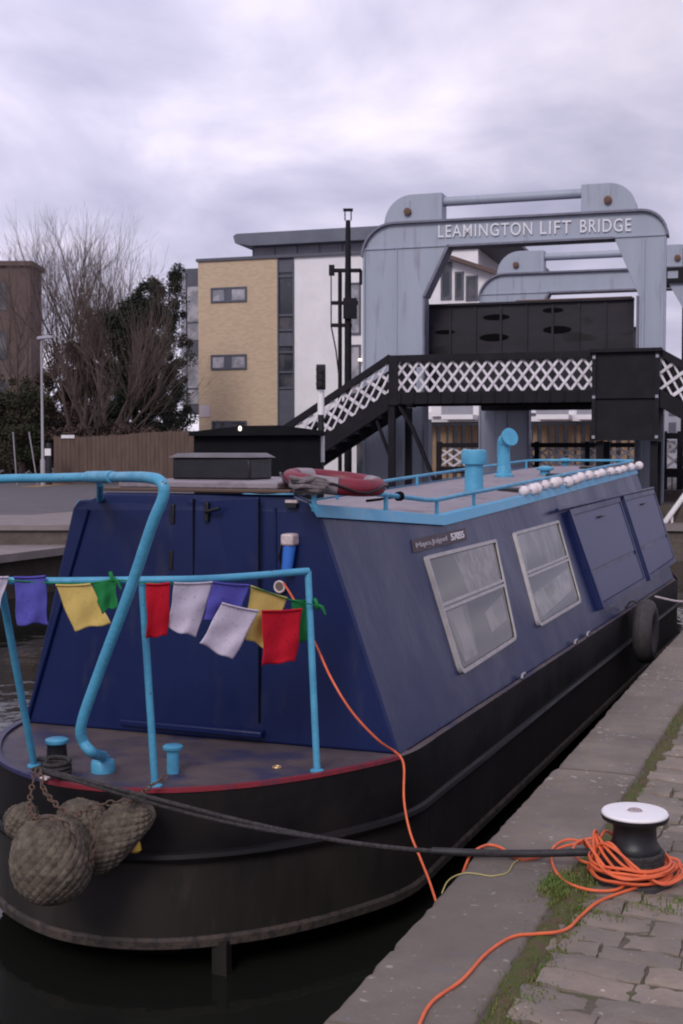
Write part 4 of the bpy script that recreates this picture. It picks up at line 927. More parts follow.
# hatch slide at the front of the roof + black roof box
MB(BL).box(-.06, 1.3, .56, 1.66, 1.335, 1.352).build('hatch_runner', M['wood'], boat, bevel=.004)
MB(BL).box(.0, 1.2, .66, 1.60, 1.352, 1.388).build('sliding_hatch', M['roof'], boat, bevel=.008)
rx0 = Pn(172, 470, BL(.35, 0, 0), BU); rx1 = Pn(250, 470, BL(.35, 0, 0), BU); v0 = toB(rx1)[1]; v1 = toB(rx0)[1]
rb = MB(BL).box(.35, .62, v0, v1, 1.388, 1.508).build('roof_box', M['black'], boat, bevel=.012)
MB(BL).hexa([(.33, v0-.02, 1.508), (.33, v1+.02, 1.508), (.64, v1+.02, 1.508), (.64, v0-.02, 1.508), (.37, v0+.02, 1.532), (.37, v1-.02, 1.532), (.60, v1-.02, 1.534), (.60, v0+.02, 1.534)]).build('box_lid', M['boxtop'], rb, bevel=.006)
# windows on the leaning side
NS = BU.cross(Vector((0, 0, 1))+BV*LEAN).normalized()
if NS.dot(-BV) < 0: NS = -NS
SO = BL(0, 0, .07)
def sp_(px, py, off=0.): return Pn(px, py, SO+NS*off, NS)
def ring4(c, wd):     # inset quad corners by wd
    ce = sum(c, Vector())/4; out = []
    for i in range(4):
        p = c[i]; a = (c[(i-1) % 4]-p).normalized(); b = (c[(i+1) % 4]-p).normalized(); out.append(p+(a+b)*wd)
    return out
def rounded(c, r, n=5):
    out = []
    for i in range(4):
        p = c[i]; rr_ = r[i] if isinstance(r, (list, tuple)) else r
        a = p+(c[(i-1) % 4]-p).normalized()*rr_; b = p+(c[(i+1) % 4]-p).normalized()*rr_
        for k in range(n+1): t = k/n; out.append(a*(1-t)**2+p*2*t*(1-t)+b*t*t)
    return out
def framepart(c, wd, r, h0, h1, name, m, parent):
    o_ = rounded(c, r); i_ = rounded(ring4(c, wd), [max(.004, (x-wd*.6)) for x in (r if isinstance(r, (list, tuple)) else [r]*4)]); n = len(o_); mb = MB()
    V = [p+NS*h0 for p in o_]+[p+NS*h1 for p in o_]+[p+NS*h1 for p in i_]+[p+NS*h0 for p in i_]
    Fc = []
    for i in range(n):
        j = (i+1) % n
        for L in range(3): Fc.append((L*n+i, L*n+j, (L+1)*n+j, (L+1)*n+i))
    mb.add(V, Fc, True); return mb.build(name, m, parent, ang=50)
def boat_window(px4, split, seed):
    c = [sp_(*p) for p in px4]         # tl tr br bl
    fr = framepart(c, .024, [.02, .02, .06, .06], .0, .026, 'window', M['alu'], boat)
    inn = ring4(c, .018)
    L = inn[0].lerp(inn[3], split); Rr = inn[1].lerp(inn[2], split)
    ez = (inn[0]-inn[3]).normalized()
    m_ = MB()
    for dz, h in ((.018, .024), (-.012, .020)):
        m_.hexa([L+ez*(dz-.011), Rr+ez*(dz-.011), Rr+ez*(dz+.008), L+ez*(dz+.008), L+ez*(dz-.011)+NS*h, Rr+ez*(dz-.011)+NS*h, Rr+ez*(dz+.008)+NS*h, L+ez*(dz+.008)+NS*h], True)
    m_.build('glazing_bar', M['alu'], fr, smooth=False)
    V = rounded(inn, [.01, .01, .045, .045])
    MB().add([p+NS*.013 for p in V], [tuple(range(len(V)))], True).build('glass', M['pane'], fr, smooth=False)
    framepart(inn, .008, [.01, .01, .045, .045], .012, .018, 'seal', M['rubber'], fr)
    # curtains behind the glass
    bk = MB().add([p+NS*.002 for p in V], [tuple(range(len(V)))], True).build('window_interior', mat('interior_dark', (.14, .135, .13), .8, (.08, .075, .075), 3), fr, smooth=False)
    rr2 = random.Random(seed); ex = (inn[1]-inn[0]); ey = (inn[3]-inn[0])
    def patch(q4, m, nm):
        P = [inn[0]+ex*a+ (inn[3]-inn[0]).lerp(inn[2]-inn[1], a)*b for a, b in q4]
        MB().add([p+NS*.006 for p in P], [tuple(range(len(P)))], True).build(nm, m, fr, smooth=False)
    cm = M['curtain']
    lt = mat('curtain_light', (.56, .52, .50), .9, (.26, .25, .245), 11, (.4, .62)); dkm = mat('curtain_grey', (.20, .20, .19), .9, (.25, .24, .22), 4)
    if seed == 1:
        patch([(.36, .02), (.97, .02), (.97, split-.04), (.44, split-.04)], lt, 'curtain'); patch([(.03, .02), (.36, .02), (.44, split-.04), (.03, split-.04)], dkm, 'blind')
        patch([(.60, split+.20), (.95, split+.10), (.95, .80), (.64, .84)], cm, 'curtain'); patch([(.05, split+.05), (.36, split+.05), (.33, .95), (.12, .95)], cm, 'curtain')
    else:
        patch([(.03, .02), (.97, .02), (.97, split-.04), (.03, split-.04)], cm, 'curtain')
        patch([(.05, split+.22), (.95, split+.12), (.93, .84), (.12, .95)], lt, 'papers'); patch([(.3, .66), (.5, .62), (.52, .78), (.34, .82)], mat('paper_green', (.25, .28, .13), .8), 'papers')
    for a in (.06, .5, .94):
        p = inn[3].lerp(inn[2], a)-ez*.008+NS*.026; MB().lathe(p, [(.006, 0), (.004, .003)], 8, NS).build('screw', M['steel'], fr)
boat_window([(423, 557), (493, 540), (514, 640), (459, 676)], .44, 1)
boat_window([(512, 533), (556, 521), (579, 603), (537, 628)], .46, 2)
# name board with signwriting
c = [sp_(411, 540), sp_(464, 528), sp_(466, 540), sp_(413, 553)]
nbd = MB().hexa([c[3]+NS*.001, c[2]+NS*.001, c[1]+NS*.001, c[0]+NS*.001, c[3]+NS*.010, c[2]+NS*.010, c[1]+NS*.010, c[0]+NS*.010], True).build('name_board', M['signboard'], boat, smooth=False)
lm = mat('signwriting', (.34, .31, .34), .7); lw = mat('signwriting_white', (.62, .58, .62), .7)
upv = (c[0]-c[3]).normalized()
text_mesh('painted_name', 'Mayra Joignel', lm, nbd, sp_(415, 550.5), sp_(446, 542.5), .045, NS*1.3, .9, .018, upv)
text_mesh('painted_number', '57055', lw, nbd, sp_(450, 541.5), sp_(463, 538.3), .052, NS*1.3, .9, .03, upv)
# side hatches: raised box frames with inset panels
def side_hatch(q4, label):
    c = [sp_(*p) for p in q4]; c = [c[0], c[1], c[2], c[3]]
    h = MB(); h.hexa([c[3]-NS*.01, c[2]-NS*.01, c[1]-NS*.01, c[0]-NS*.01, c[3]+NS*.045, c[2]+NS*.045, c[1]+NS*.045, c[0]+NS*.045], True)
    hh = h.build('side_hatch', M['navy_side'], boat, smooth=False, bevel=.008)
    framepart(c, .05, .006, .045, .062, 'hatch_frame', M['navy'], hh)
    i_ = ring4(c, .055); k0, k1 = .64, .68
    up4 = [i_[0], i_[1], i_[1].lerp(i_[2], k0), i_[0].lerp(i_[3], k0)]; lo4 = [i_[0].lerp(i_[3], k1), i_[1].lerp(i_[2], k1), i_[2], i_[3]]
    for q_ in (up4, lo4): MB().hexa([q_[3]+NS*.0455, q_[2]+NS*.0455, q_[1]+NS*.0455, q_[0]+NS*.0455, q_[3]+NS*.054, q_[2]+NS*.054, q_[1]+NS*.054, q_[0]+NS*.054], True).build('hatch_panel', M['panel'], hh, smooth=False, bevel=.004)
    p = i_[0].lerp(i_[1], .48).lerp(i_[3].lerp(i_[2], .48), .1); ex = (i_[1]-i_[0]).normalized()
    MB().tube([p-ex*.10+NS*.055, p-ex*.08+NS*.078, p+ex*.08+NS*.078, p+ex*.10+NS*.055], .010, 8).build('hatch_handle', M['black'], hh)
side_hatch([(563, 512), (614, 499), (641, 584), (597, 611)], '')
side_hatch([(618, 498), (649, 491), (671, 563), (645, 582)], '')
a, b = sp_(557, 510, .05), sp_(653, 488, .05); MB().tube([a, b], .016, 8).build('drip_rail', M['navy'], boat)
# gunwale fittings
p = sp_(428, 672); q_ = toB(sp_(437, 667))
for px, py in ((437, 669), (553, 640), (563, 632)):
    uu, vv, _ = toB(Pz(px, py, .09)); MB().tube([BL(uu-.05, -.035, .075), BL(uu-.03, -.035, .10), BL(uu+.03, -.035, .10), BL(uu+.05, -.035, .075)], .009, 8).build('deck_eye', M['steel'], boat)
# chimney and vents
def at_roof(px, u, v, dz=0): return None
def roofpt(px, py, v): u = toB(Pn(px, py, BL(0, v, 0), BV))[0]; return u
def zroof(u, v):
    v0, v1 = vr_(zr(u)), vl_(zr(u)); x = (v-v0)/(v1-v0); return zr(u)+.038*(1-(2*x-1)**2)
def solve_u(px, v):
    lo, hi = -1., 12.
    for _ in range(40):
        m__ = (lo+hi)/2; w_ = BL(m__, v, 0); x = 341.5+F_PX*w_.x/w_.y
        if x < px: lo = m__
        else: hi = m__
    return (lo+hi)/2
u1 = solve_u(474, .85); z_ = zroof(u1, .85); c0 = BL(u1, .85, z_-.01); D_ = c0.y; rpx = D_/F_PX
ztop = EYE-(449-450)*D_/F_PX
hC = ztop-z_
ch = MB().lathe(c0, [(10*rpx, 0), (9.4*rpx, .015), (9.2*rpx, hC*.60), (9.2*rpx, hC)], 24).build('chimney', M['blue'], boat)
MB().lathe(c0+Vector((0, 0, hC*.66)), [(9.3*rpx, 0), (12.5*rpx, .004), (13*rpx, .02), (13*rpx, hC*.24), (12.2*rpx, hC*.34), (9*rpx, hC*.36)], 24).build('chimney_cap', M['blue'], ch)
u2 = solve_u(504, 1.25); z_ = zroof(u2, 1.25); c0 = BL(u2, 1.25, z_-.01); D_ = c0.y; rpx = D_/F_PX; zt_ = EYE+(450-437)*D_/F_PX; zb_ = z_
cv = MB().lathe(c0, [(9.5*rpx, 0), (9.5*rpx, .03), (7.6*rpx, .045), (7*rpx, .10), (6.6*rpx, .12)], 22).build('cowl_vent', M['blue'], boat)
MB().tube(cat([c0+Vector((0, 0, .1)), c0+Vector((-.005, 0, .5*(zt_-zb_))), c0+Vector((-.005, -.01, zt_-zb_-.06)), c0+Vector((.02, -.05, zt_-zb_-.01)), c0+Vector((.045, -.10, zt_-zb_+.012))], 4), [6.6*rpx]*9+[7.2*rpx]*4+[8*rpx, 8.6*rpx, 9*rpx, 9.2*rpx], 18).build('cowl_head', M['blue'], cv)
for (px, v) in ((545, .95), (565, 1.3)):
    u3 = solve_u(px, v); c0 = BL(u3, v, zroof(u3, v)-.005); MB().lathe(c0, [(.05, 0), (.05, .05), (.085, .055), (.088, .075), (.05, .095), (.01, .10)], 20).build('mushroom_vent', M['blue'], boat)
for px, v in ((513, .62), (558, .8), (590, .85)):
    u3 = solve_u(px, v); z3 = zroof(u3, v); MB(BL).box(u3-.12, u3+.12, v-.1, v+.1, z3-.02, z3+.025).build('roof_hatch', M['black'], boat, bevel=.008)
# roof rails
def railz(u): return zr(u)+.105
rpts = [BL(u, .44, railz(u)) for u in (-.05, .25, .6, 1.0, 1.4, 1.8, 2.4, 3.2, 4.5, 6, 7.5, 8.8)]
rpts += [BL(9.0, .52, railz(9)), BL(9.05, .8, railz(9)), BL(9.05, 1.3, railz(9)), BL(8.95, 1.58, railz(9)), BL(8.6, 1.68, railz(8.6)), BL(7.5, 1.68, railz(7.5)), BL(5.5, 1.66, railz(5.5)), BL(3.5, 1.62, railz(3.5)), BL(2.0, 1.60, railz(2)), BL(1.4, 1.58, railz(1.4)-.0)]
rr_ = MB().tube(cat(rpts, 4), .0145, 10).build('roof_rail', M['blue'], boat)
for u in (-.04, .95, 1.85, 2.65, 4.0, 5.6, 7.2, 8.6): MB().tube([BL(u, .44, zr(u)-.02), BL(u, .44, railz(u))], .013, 8).build('rail_post', M['blue'], rr_)
for u in (1.45, 3.0, 4.8, 6.8, 8.6): MB().tube([BL(u, 1.62, zr(u)+.0), BL(u, 1.62, railz(u))], .013, 8).build('rail_post', M['blue'], rr_)
# bow pulpit rail
def Bp(px, py, z): return Pz(px, py, z)
ZR = .99
tp = [Bp(-70, 592, ZR), Bp(-25, 584, ZR), Bp(0, 581, ZR), Bp(60, 581, ZR), Bp(142, 580, ZR), Bp(200, 579, ZR), Bp(250, 576, ZR), Bp(308, 571, ZR)]
pr = MB().tube(cat(tp, 5), .0165, 12).build('bow_rail', M['blue'], boat)
for (bx_, by_, tx, ty) in ((34, 764, 0, 581), (155, 784, 142, 580), (317, 769, 308, 571)):
    a = Bp(bx_, by_, .08); b = Bp(tx, ty, ZR); k = a.lerp(b, .5)
    MB().tube(cat([a, a.lerp(b, .1), k, b], 4), .0165, 12).build('rail_post', M['blue'], pr)
    MB().lathe(a-Vector((0, 0, .012)), [(.032, 0), (.032, .008), (.02, .014)], 16).build('foot_plate', M['blue'], pr)
MB().tube([Bp(-70, 592, ZR), Bp(-90, 760, .08)], .0165, 10).build('rail_post', M['blue'], pr)
# tall hoop handrail
base = Bp(103, 769, .08); 
zh = 1.415
bend = Pd(160, 480, 4.95); bend.z = zh; stub = Pn(102, 478, BL(0, 1.72, 0), BU); 
P_ = [base+Vector((0, 0, .06)), Pd(93, 753, 5.37), Pd(83, 741, 5.36), Pd(82, 722, 5.33), Pd(100, 670, 5.26), Pd(130, 590, 5.13), Pd(152, 525, 5.03), Pd(163.5, 496, 4.99), Pd(161, 482, 5.0), Pd(147, 477.5, 5.12), Pd(120, 477, 5.6), Pd(100, 477, 6.1), Pd(50, 478, 6.5), Pd(0, 479, 6.75), Pd(-40, 484, 6.9), Pd(-62, 520, 6.9), Pd(-80, 720, 6.8)]
hp = MB().tube(cat(P_, 6), .0235, 14).build('hoop_rail', M['blue'], boat)
a = Pd(112, 477, 5.8); b = Pd(88, 477, 6.22); MB().tube([a, b], .029, 14).build('rail_sleeve', M['blue'], hp)
p = Pd(100, 477, 6.1); MB().tube([p, Vector((p.x, p.y, p.z-.03)), Pd(100, 500, 6.62)], .018, 10).build('rail_bracket', M['blue'], hp)
MB().lathe(base-Vector((0, 0, .012)), [(.055, 0), (.055, .045), (.048, .055), (.03, .06), (.03, .075), (.018, .08), (.018, .09), (.008, .095)], 20).build('rail_socket', M['blue'], hp)
# deck bollards
c0 = Bp(173, 773, .068); MB().lathe(c0, [(.028, 0), (.028, .105), (.045, .112), (.047, .124), (.040, .130), (.01, .133)], 22).build('deck_post', M['blue'], boat)
c0 = Bp(57, 764, .068); tb_ = MB().lathe(c0, [(.055, 0), (.05, .02), (.045, .09), (.05, .10)], 18).build('mooring_bollard', M['black'], boat)
MB().lathe(c0+Vector((0, 0, .10)), [(.05, 0), (.054, .006), (.054, .018), (.04, .024)], 20).build('bollard_cap', M['blue'], tb_)
# chain locker dot, small bits on deck
c0 = Bp(277, 767, .072); MB().torus(c0, (0, 0, 1), .018, .006, 16, 6).build('deck_ring', mat('brass', (.5, .33, .18), .4, metal=.6), boat)
MB(BL).box(*(lambda t: (t[0]-.03, t[0]+.03, t[1]-.02, t[1]+.02))(toB(Bp(47, 778, .09))), .086, .10).build('deck_light', M['pipe_w'], boat, bevel=.004)
# loose grey locker seen left of cabin base
# ================================================================== THINGS ON THE BOAT
# lifebuoy
lc = BL(*(lambda t: (t[0], t[1]))(toB(Pz(334, 487, 1.36))), 1.385)
ax = (Vector((0, 0, 1))+Vector((.10, -.06, 0))).normalized()
lbt = thing('lifebuoy', lc, 'red lifebuoy with grey bands lying on the cabin roof by the rail', 'lifebuoy')
q_ = Vector((0, 0, 1)).rotation_difference(ax)
def arc3(c, Rr, a0, a1, n): return [c+q_ @ Vector((Rr*math.cos(R(a0+(a1-a0)*i/n)), Rr*math.sin(R(a0+(a1-a0)*i/n)), 0)) for i in range(n+1)]
for k in range(3):
    a0 = -85+k*120
    MB().tube(arc3(lc, .225, a0, a0+88, 18), .044, 14).build('ring_segment', M['red'], lbt)
    MB().tube(arc3(lc, .225, a0+88, a0+120, 8), .0455, 14).build('reflective_band', M['greyband'], lbt)
MB().tube([p+Vector((0, 0, .02*math.sin(i))) for i, p in enumerate(arc3(lc, .278, 0, 360, 28))], .006, 6).build('grab_line', M['black'], lbt)
ta = BL(1.15, .44, railz(1.15)); tie = MB(); tie.torus(ta, BU, .020, .008, 16, 6); tie.torus(ta+BU*.03, BU, .021, .008, 16, 6); tie.tube([ta, ta+BV*.12-Vector((0, 0, .02)), ta+BV*.2-Vector((0, 0, .03))], .008, 6)
tag(tie.build('black_tie', M['black_m']), 'black strap knotted round the roof rail beside the lifebuoy', 'strap')
# dark rope heap near hatch
mb = MB(); c0 = toB(Pz(296, 489, 1.37)); pts = []
for i in range(60): a = i*.7; pts.append(BL(c0[0]+.25+(.09+.03*math.sin(i*.9))*math.cos(a), c0[1]+.05+(.07+.02*math.cos(i*1.3))*math.sin(a), 1.345+.012*(i/10)+.008*math.sin(i*2)))
tag(mb.tube(cat(pts, 3), .011, 7).build('rope_heap', mat('grey_rope', (.12, .10, .105), .9, (.2, .17, .17), 40)), 'grey rope heaped on the roof left of the lifebuoy', 'rope')
# white float garland
gt = thing('float_garland', BL(6.3, .42, zr(6.3)), 'string of white round floats along the right roof edge', 'float garland')
fl = []
for i in range(17):
    x = 522+(637-522)*((i+.35*math.sin(i*2.1)*.4)/16.)
    u = solve_u(x, .415); fl.append(BL(u+rnd.uniform(-.02, .02), .40+rnd.uniform(-.012, .012), zr(u)+.048+rnd.uniform(-.008, .012)))
for i, p in enumerate(fl):
    mb = MB(); r = .047*rnd.uniform(.9, 1.1); mb.lathe(p-Vector((0, 0, r)), [(r*math.sin(math.pi*k/10)+.0005, r-r*math.cos(math.pi*k/10)) for k in range(11)], 16); mb.build('float', M['float'], gt)
MB().tube(cat(fl, 3), .006, 6).build('cord', M['pipe_w'], gt)
# prayer flags
RT = cat(tp, 10)
def depth_at(px):
    L = sorted((341.5+F_PX*p.x/p.y, p.y) for p in RT); return lerp(L, px) if px > L[0][0] else L[0][1]
def flag(q4, m, label, dd=-.03, wav=1., seed=0, knot=False):
    rr3 = random.Random(seed); nx, ny = 22, 24; D0 = (depth_at((q4[0][0]+q4[1][0])/2))+dd; mb = MB(); V = []; ph = rr3.uniform(0, 6)
    for j in range(ny+1):
        b = j/ny
        for i in range(nx+1):
            a = i/nx
            x = (q4[0][0]*(1-a)+q4[1][0]*a)*(1-b)+(q4[3][0]*(1-a)+q4[2][0]*a)*b
            y = (q4[0][1]*(1-a)+q4[1][1]*a)*(1-b)+(q4[3][1]*(1-a)+q4[2][1]*a)*b
            y += .8*math.sin(a*3.14)*(1-b)
            d = D0+wav*(.010*math.sin(a*7+ph+b*2.5)*(.25+b)+.005*math.sin(b*11+ph*2+a*5)*b); x += 1.2*math.sin(b*7+ph)*b; y += .9*math.sin(a*9+ph)*b-2.2*b*abs(a-.5)*math.sin(ph*3)
            V.append(Pd(x, y, d-D0+dd+depth_at(x)))
    mb.add(V, [(j*(nx+1)+i, j*(nx+1)+i+1, (j+1)*(nx+1)+i+1, (j+1)*(nx+1)+i) for j in range(ny) for i in range(nx)], True)
    if not knot:      # stitched hem wrapped over the rail line
        tops = [V[i]+Vector((0, -.004, 0)) for i in range(nx+1)]
        mb.tube(tops, .005, 6)
    o = mb.build('prayer_flag', m, ang=180); md = o.modifiers.new('thickness', 'SOLIDIFY'); md.thickness = .0012
    return tag(o, label, 'flag', 'prayer flags hung along the bow rail')
flag([(-14, 576), (9, 577), (-2, 612), (-18, 606)], M['fl_white'], 'white prayer flag cut by the left edge of the photo', seed=1)
flag([(14, 577), (46, 576), (48, 623), (17, 625)], M['fl_blue'], 'purple blue prayer flag hanging square, leftmost blue one', seed=2)
flag([(56, 585), (91, 584), (110, 623), (74, 630)], M['fl_yellow'], 'yellow prayer flag hanging aslant, left of the knotted green one', seed=3)
g1_ = flag([(92, 582), (116, 577), (117, 606), (101, 612)], M['fl_green'], 'green prayer flag knotted round the rail beside the hoop handrail', seed=4, knot=True)
flag([(146, 584), (170, 583), (168, 635), (147, 638)], M['fl_red'], 'narrow red prayer flag right next to the middle rail post', seed=5)
flag([(174, 583), (213, 582), (197, 638), (168, 629)], M['fl_white'], 'upper white prayer flag between the narrow red and the blue one', seed=6)
flag([(213, 582), (250, 585), (234, 630), (203, 618)], M['fl_blue'], 'dark blue prayer flag right of the upper white one', seed=7, dd=-.04)
flag([(247, 600), (253, 590), (289, 602), (264, 648)][0:0] or [(251, 586), (287, 598), (268, 650), (244, 638)], M['fl_yellow'], 'yellow prayer flag behind the large red flag', seed=8, dd=-.015)
flag([(222, 603), (259, 611), (233, 661), (200, 644)], M['fl_white'], 'lower white prayer flag with faint print, overlapping the blue one', seed=9, dd=-.06)
flag([(262, 611), (302, 609), (296, 661), (263, 665)], M['fl_red'], 'large red prayer flag at the right end of the row', seed=10, dd=-.055)
flag([(291, 600), (312, 600), (309, 640), (297, 644)], M['fl_green'], 'green prayer flag half hidden behind the right rail post', seed=11, dd=.03)
# knots + line
ln = MB(); sl_p = [(8, 580), (50, 583), (92, 583), (118, 580), (146, 583), (172, 584), (213, 583), (251, 587), (288, 599), (318, 606)]
ln.tube(cat([Pd(x, y, depth_at(x)-.03) for x, y in sl_p], 5), .0028, 6)
tag(ln.build('flag_line', M['fl_green']), 'thin green line carrying the prayer flags along the bow rail', 'string')
kn = MB(); D0 = depth_at(112)
for (x, y) in ((112, 578), (316, 604)):
    kn2 = MB(); c_ = Pd(x, y, depth_at(x)-.005); kn2.torus(c_, (1, .2, .3), .022, .009, 16, 6); kn2.tube([c_, c_+Vector((.03, -.03, -.01)), c_+Vector((.045, -.035, -.045))], [.007, .008, .004], 6)
    tag(kn2.build('flag_knot', M['fl_green']), ['green cloth knot on the rail above the knotted green flag', 'green cloth knot tied round the right rail post'][x > 200], 'knot')
# ================================================================== FENDERS, CHAINS, ROPES
def woven(c, axis, prof, name, label, rows=30, around=26, amp=.0075):
    q_ = Vector((0, 0, 1)).rotation_difference(Vector(axis).normalized()); mb = MB(); V = []; ns = rows*6; na = around*8
    for j in range(ns+1):
        t = j/ns; x = t*(len(prof)-1); i = min(int(x), len(prof)-2); f = x-i
        r = prof[i][0]*(1-f)+prof[i+1][0]*f; z = prof[i][1]*(1-f)+prof[i+1][1]*f
        for k in range(na):
            a = 2*math.pi*k/na
            K = around//2*2; pc = a/6.2832*K+t*rows*.5; qc = a/6.2832*K-t*rows*.5
            ip, iq = math.floor(pc), math.floor(qc); fp, fq = pc-ip, qc-iq
            u_, w_ = (fp, fq) if (ip+iq) % 2 else (fq, fp)
            hgt = math.sqrt(max(0, 1-(2*u_-1)**2))*math.sin(math.pi*min(max(w_, .02), .98))**.35
            hv = (math.sin((ip % K)*12.9898+iq*78.233+len(label))*43758.5453) % 1
            dd = amp*(hgt*(.9+.5*hv)-.7+.5*math.sin(a*3+t*7)+.3*math.sin(a*5-t*11)); s = min(1, r/.03)
            V.append(Vector(c)+q_ @ Vector(((r+dd*s)*math.cos(a), (r+dd*s)*math.sin(a), z+dd*.2)))
    Fc = [(j*na+k, j*na+(k+1) % na, (j+1)*na+(k+1) % na, (j+1)*na+k) for j in range(ns) for k in range(na)]
    mb.add(V, Fc, True); return tag(mb.build(name, M['fibre'], ang=180), label, 'fender', 'rope fenders chained to the bow')
def spprof(r, h, n=16, p=1.0):
    return [(max(.004, r*math.sin(math.pi*i/n)**p), h*(1-math.cos(math.pi*i/n))/2) for i in range(n+1)]
DF = 5.05
c_ = Pd(51, 860, DF)
woven(c_-Vector((0, 0, .175)), (.04, -.05, 1), spprof(.168, .36, 18, .85), 'rope_fender', 'largest woven rope fender, round, hanging lowest at the bow', 22, 24)
a = Pd(82, 866, DF+.10); b = Pd(143, 808, DF+.12)
woven(a, (b-a), spprof(.095, (b-a).length*1.08, 18, .45), 'rope_fender', 'cylindrical woven rope fender slanting up to the right of the largest one', 22, 16)
a = Pd(60, 832, DF+.17); b = Pd(98, 806, DF+.20)
woven(Pd(75, 830, DF+.16)-Vector((0, 0, .07)), (.3, 0, 1), spprof(.11, .20, 14, .7), 'rope_fender', 'round woven rope fender behind the largest and the slanting ones', 16, 16)
woven(Pd(28, 822, DF+.16)-Vector((0, 0, .07)), (-.3, 0, 1), spprof(.075, .15, 14, .7), 'rope_fender', 'smallest woven rope fender peeping out at the left behind the largest', 14, 12)
def chain(pts, name, label, link=.017):
    P = cat(pts, 12); t = MB(); acc = 0; i = 0; last = P[0]; flip = 0
    for p in P[1:]:
        if (p-last).length >= link*1.55:
            c = (p+last)/2; d = (p-last).normalized(); side = d.orthogonal().normalized(); side = Matrix.Rotation(flip*math.pi/2+.4, 3, d) @ side; o2 = d.cross(side)
            loop = [c+d*link*1.0*math.cos(a)+side*link*.62*math.sin(a) for a in [2*math.pi*k/10 for k in range(10)]]
            t.tube(loop, .0038, 5, closed=True); flip += 1; last = p
    return tag(t.build(name, M['chain']), label, 'chain', 'rusty chains holding the fenders')
chain([Pd(36, 768, 5.28), Pd(30, 800, 5.06), Pd(33, 818, 4.93), Pd(48, 818, 4.87), Pd(66, 824, 4.87), Pd(76, 850, 4.92)], 'fender_chain', 'rusty chain from the left rail post down over the largest fender')
chain([Pd(40, 770, 5.24), Pd(44, 790, 5.12), Pd(60, 808, 4.98), Pd(74, 816, 4.95), Pd(90, 808, 5.04), Pd(110, 803, 5.05), Pd(135, 800, 5.08), Pd(148, 788, 5.26), Pd(168, 775, 5.34)], 'fender_chain', 'rusty chain running from the fenders up to the middle deck edge')
chain([Pd(88, 812, 5.02), Pd(94, 835, 5.0), Pd(92, 858, 5.0), Pd(86, 876, 5.02)], 'fender_chain', 'rusty chain hanging between the largest and slanting fenders')
p = Pd(135, 845, 5.2); tag(MB().lathe(p-Vector((0, 0, .03)), [(.018, 0), (.028, .01), (.022, .04), (.012, .055)], 14).build('yellow_fitting', M['yellow']), 'small yellow plastic fitting below the slanting fender', 'fitting')
# black mooring line
BC = Vector((1.063, 4.47, -.008))            # quay bollard centre
start = Bp(57, 764, .14)
rope = MB()
def rD(x): return lerp([(38, 5.28), (160, 5.02), (340, 4.86), (600, 4.52)], x)
main = [start+Vector((.05, .03, -.02)), start+Vector((-.0, -.06, -.02)), Pd(40, 769, 5.30), Pd(80, 779, 5.16), Pd(160, 800, 5.02), Pd(250, 823, 4.94), Pd(340, 841, 4.86), Pd(430, 851, 4.74), Pd(520, 853, 4.62), Pd(590, 852, 4.52)]
rope.tube(cat(main, 8), .0092, 8)
rope.tube(cat([start+Vector((.03, -.05, -.05)), Pd(44, 772, 5.26), Pd(90, 785, 5.13), Pd(180, 811, 5.0), Pd(260, 829, 4.92), Pd(330, 839, 4.87)], 6), .008, 8)
wr = []
for i in range(40):
    a = i*.55; wr.append(start+Vector((.058*math.cos(a), .058*math.sin(a), -.05+.0018*i)))
rope.tube(wr, .010, 7)
wr = [BC+Vector((.098*math.cos(i*.4-2.4), .098*math.sin(i*.4-2.4), .07+.0009*i)) for i in range(46)]
rope.tube([Pd(590, 852, 4.52)]+wr, .011, 7)
ro = tag(rope.build('mooring_rope', M['rope']), 'black mooring rope from the bow bollard to the white topped bollard', 'rope')
MB().tube(cat([Pd(432, 851, 4.735), Pd(480, 853, 4.68), Pd(530, 853.5, 4.61), Pd(592, 852, 4.52)], 4), .0145, 12).build('hose_sleeve', M['hose'], ro)
# little chafing tangle on deck
pts = [Bp(30+30*abs(math.sin(i*1.3)), 772-14*abs(math.cos(i*.9)), .09+.015*math.sin(i)) for i in range(14)]
tag(MB().tube(cat(pts, 4), .009, 7).build('rope_tangle', M['rope']), 'dark rope tangle round the foot of the capped deck bollard', 'rope')
# quay bollard
qb = thing('quay_bollard', BC, 'black mushroom bollard with round white top on the quay', 'bollard')
MB().lathe(BC, [(.150, -.01), (.150, .014), (.142, .022), (.09, .024)], 40).build('base_flange', M['rubber'], qb)
MB().lathe(BC, [(.088, .01), (.088, .05), (.084, .075), (.088, .082), (.092, .095), (.092, .120), (.087, .135), (.080, .145), (.077, .19), (.082, .216), (.10, .224)], 40).build('post', M['black'], qb)
cp = MB().lathe(BC, [(.09, .218), (.117, .224), (.1205, .232), (.1205, .240), (.119, .241)], 48).build('cap_rim', M['black'], qb)
MB().lathe(BC, [(.1185, .240), (.1195, .246), (.115, .252), (.08, .2555), (.035, .2565), (.031, .2535), (.01, .253)], 48).build('cap', M['cap'], qb)
MB().lathe(BC, [(.028, .2525), (.024, .2585), (.008, .260)], 20).build('cap_plug', mat('plug_grey', (.45, .36, .36), .7, (.3, .24, .24), 60), qb)
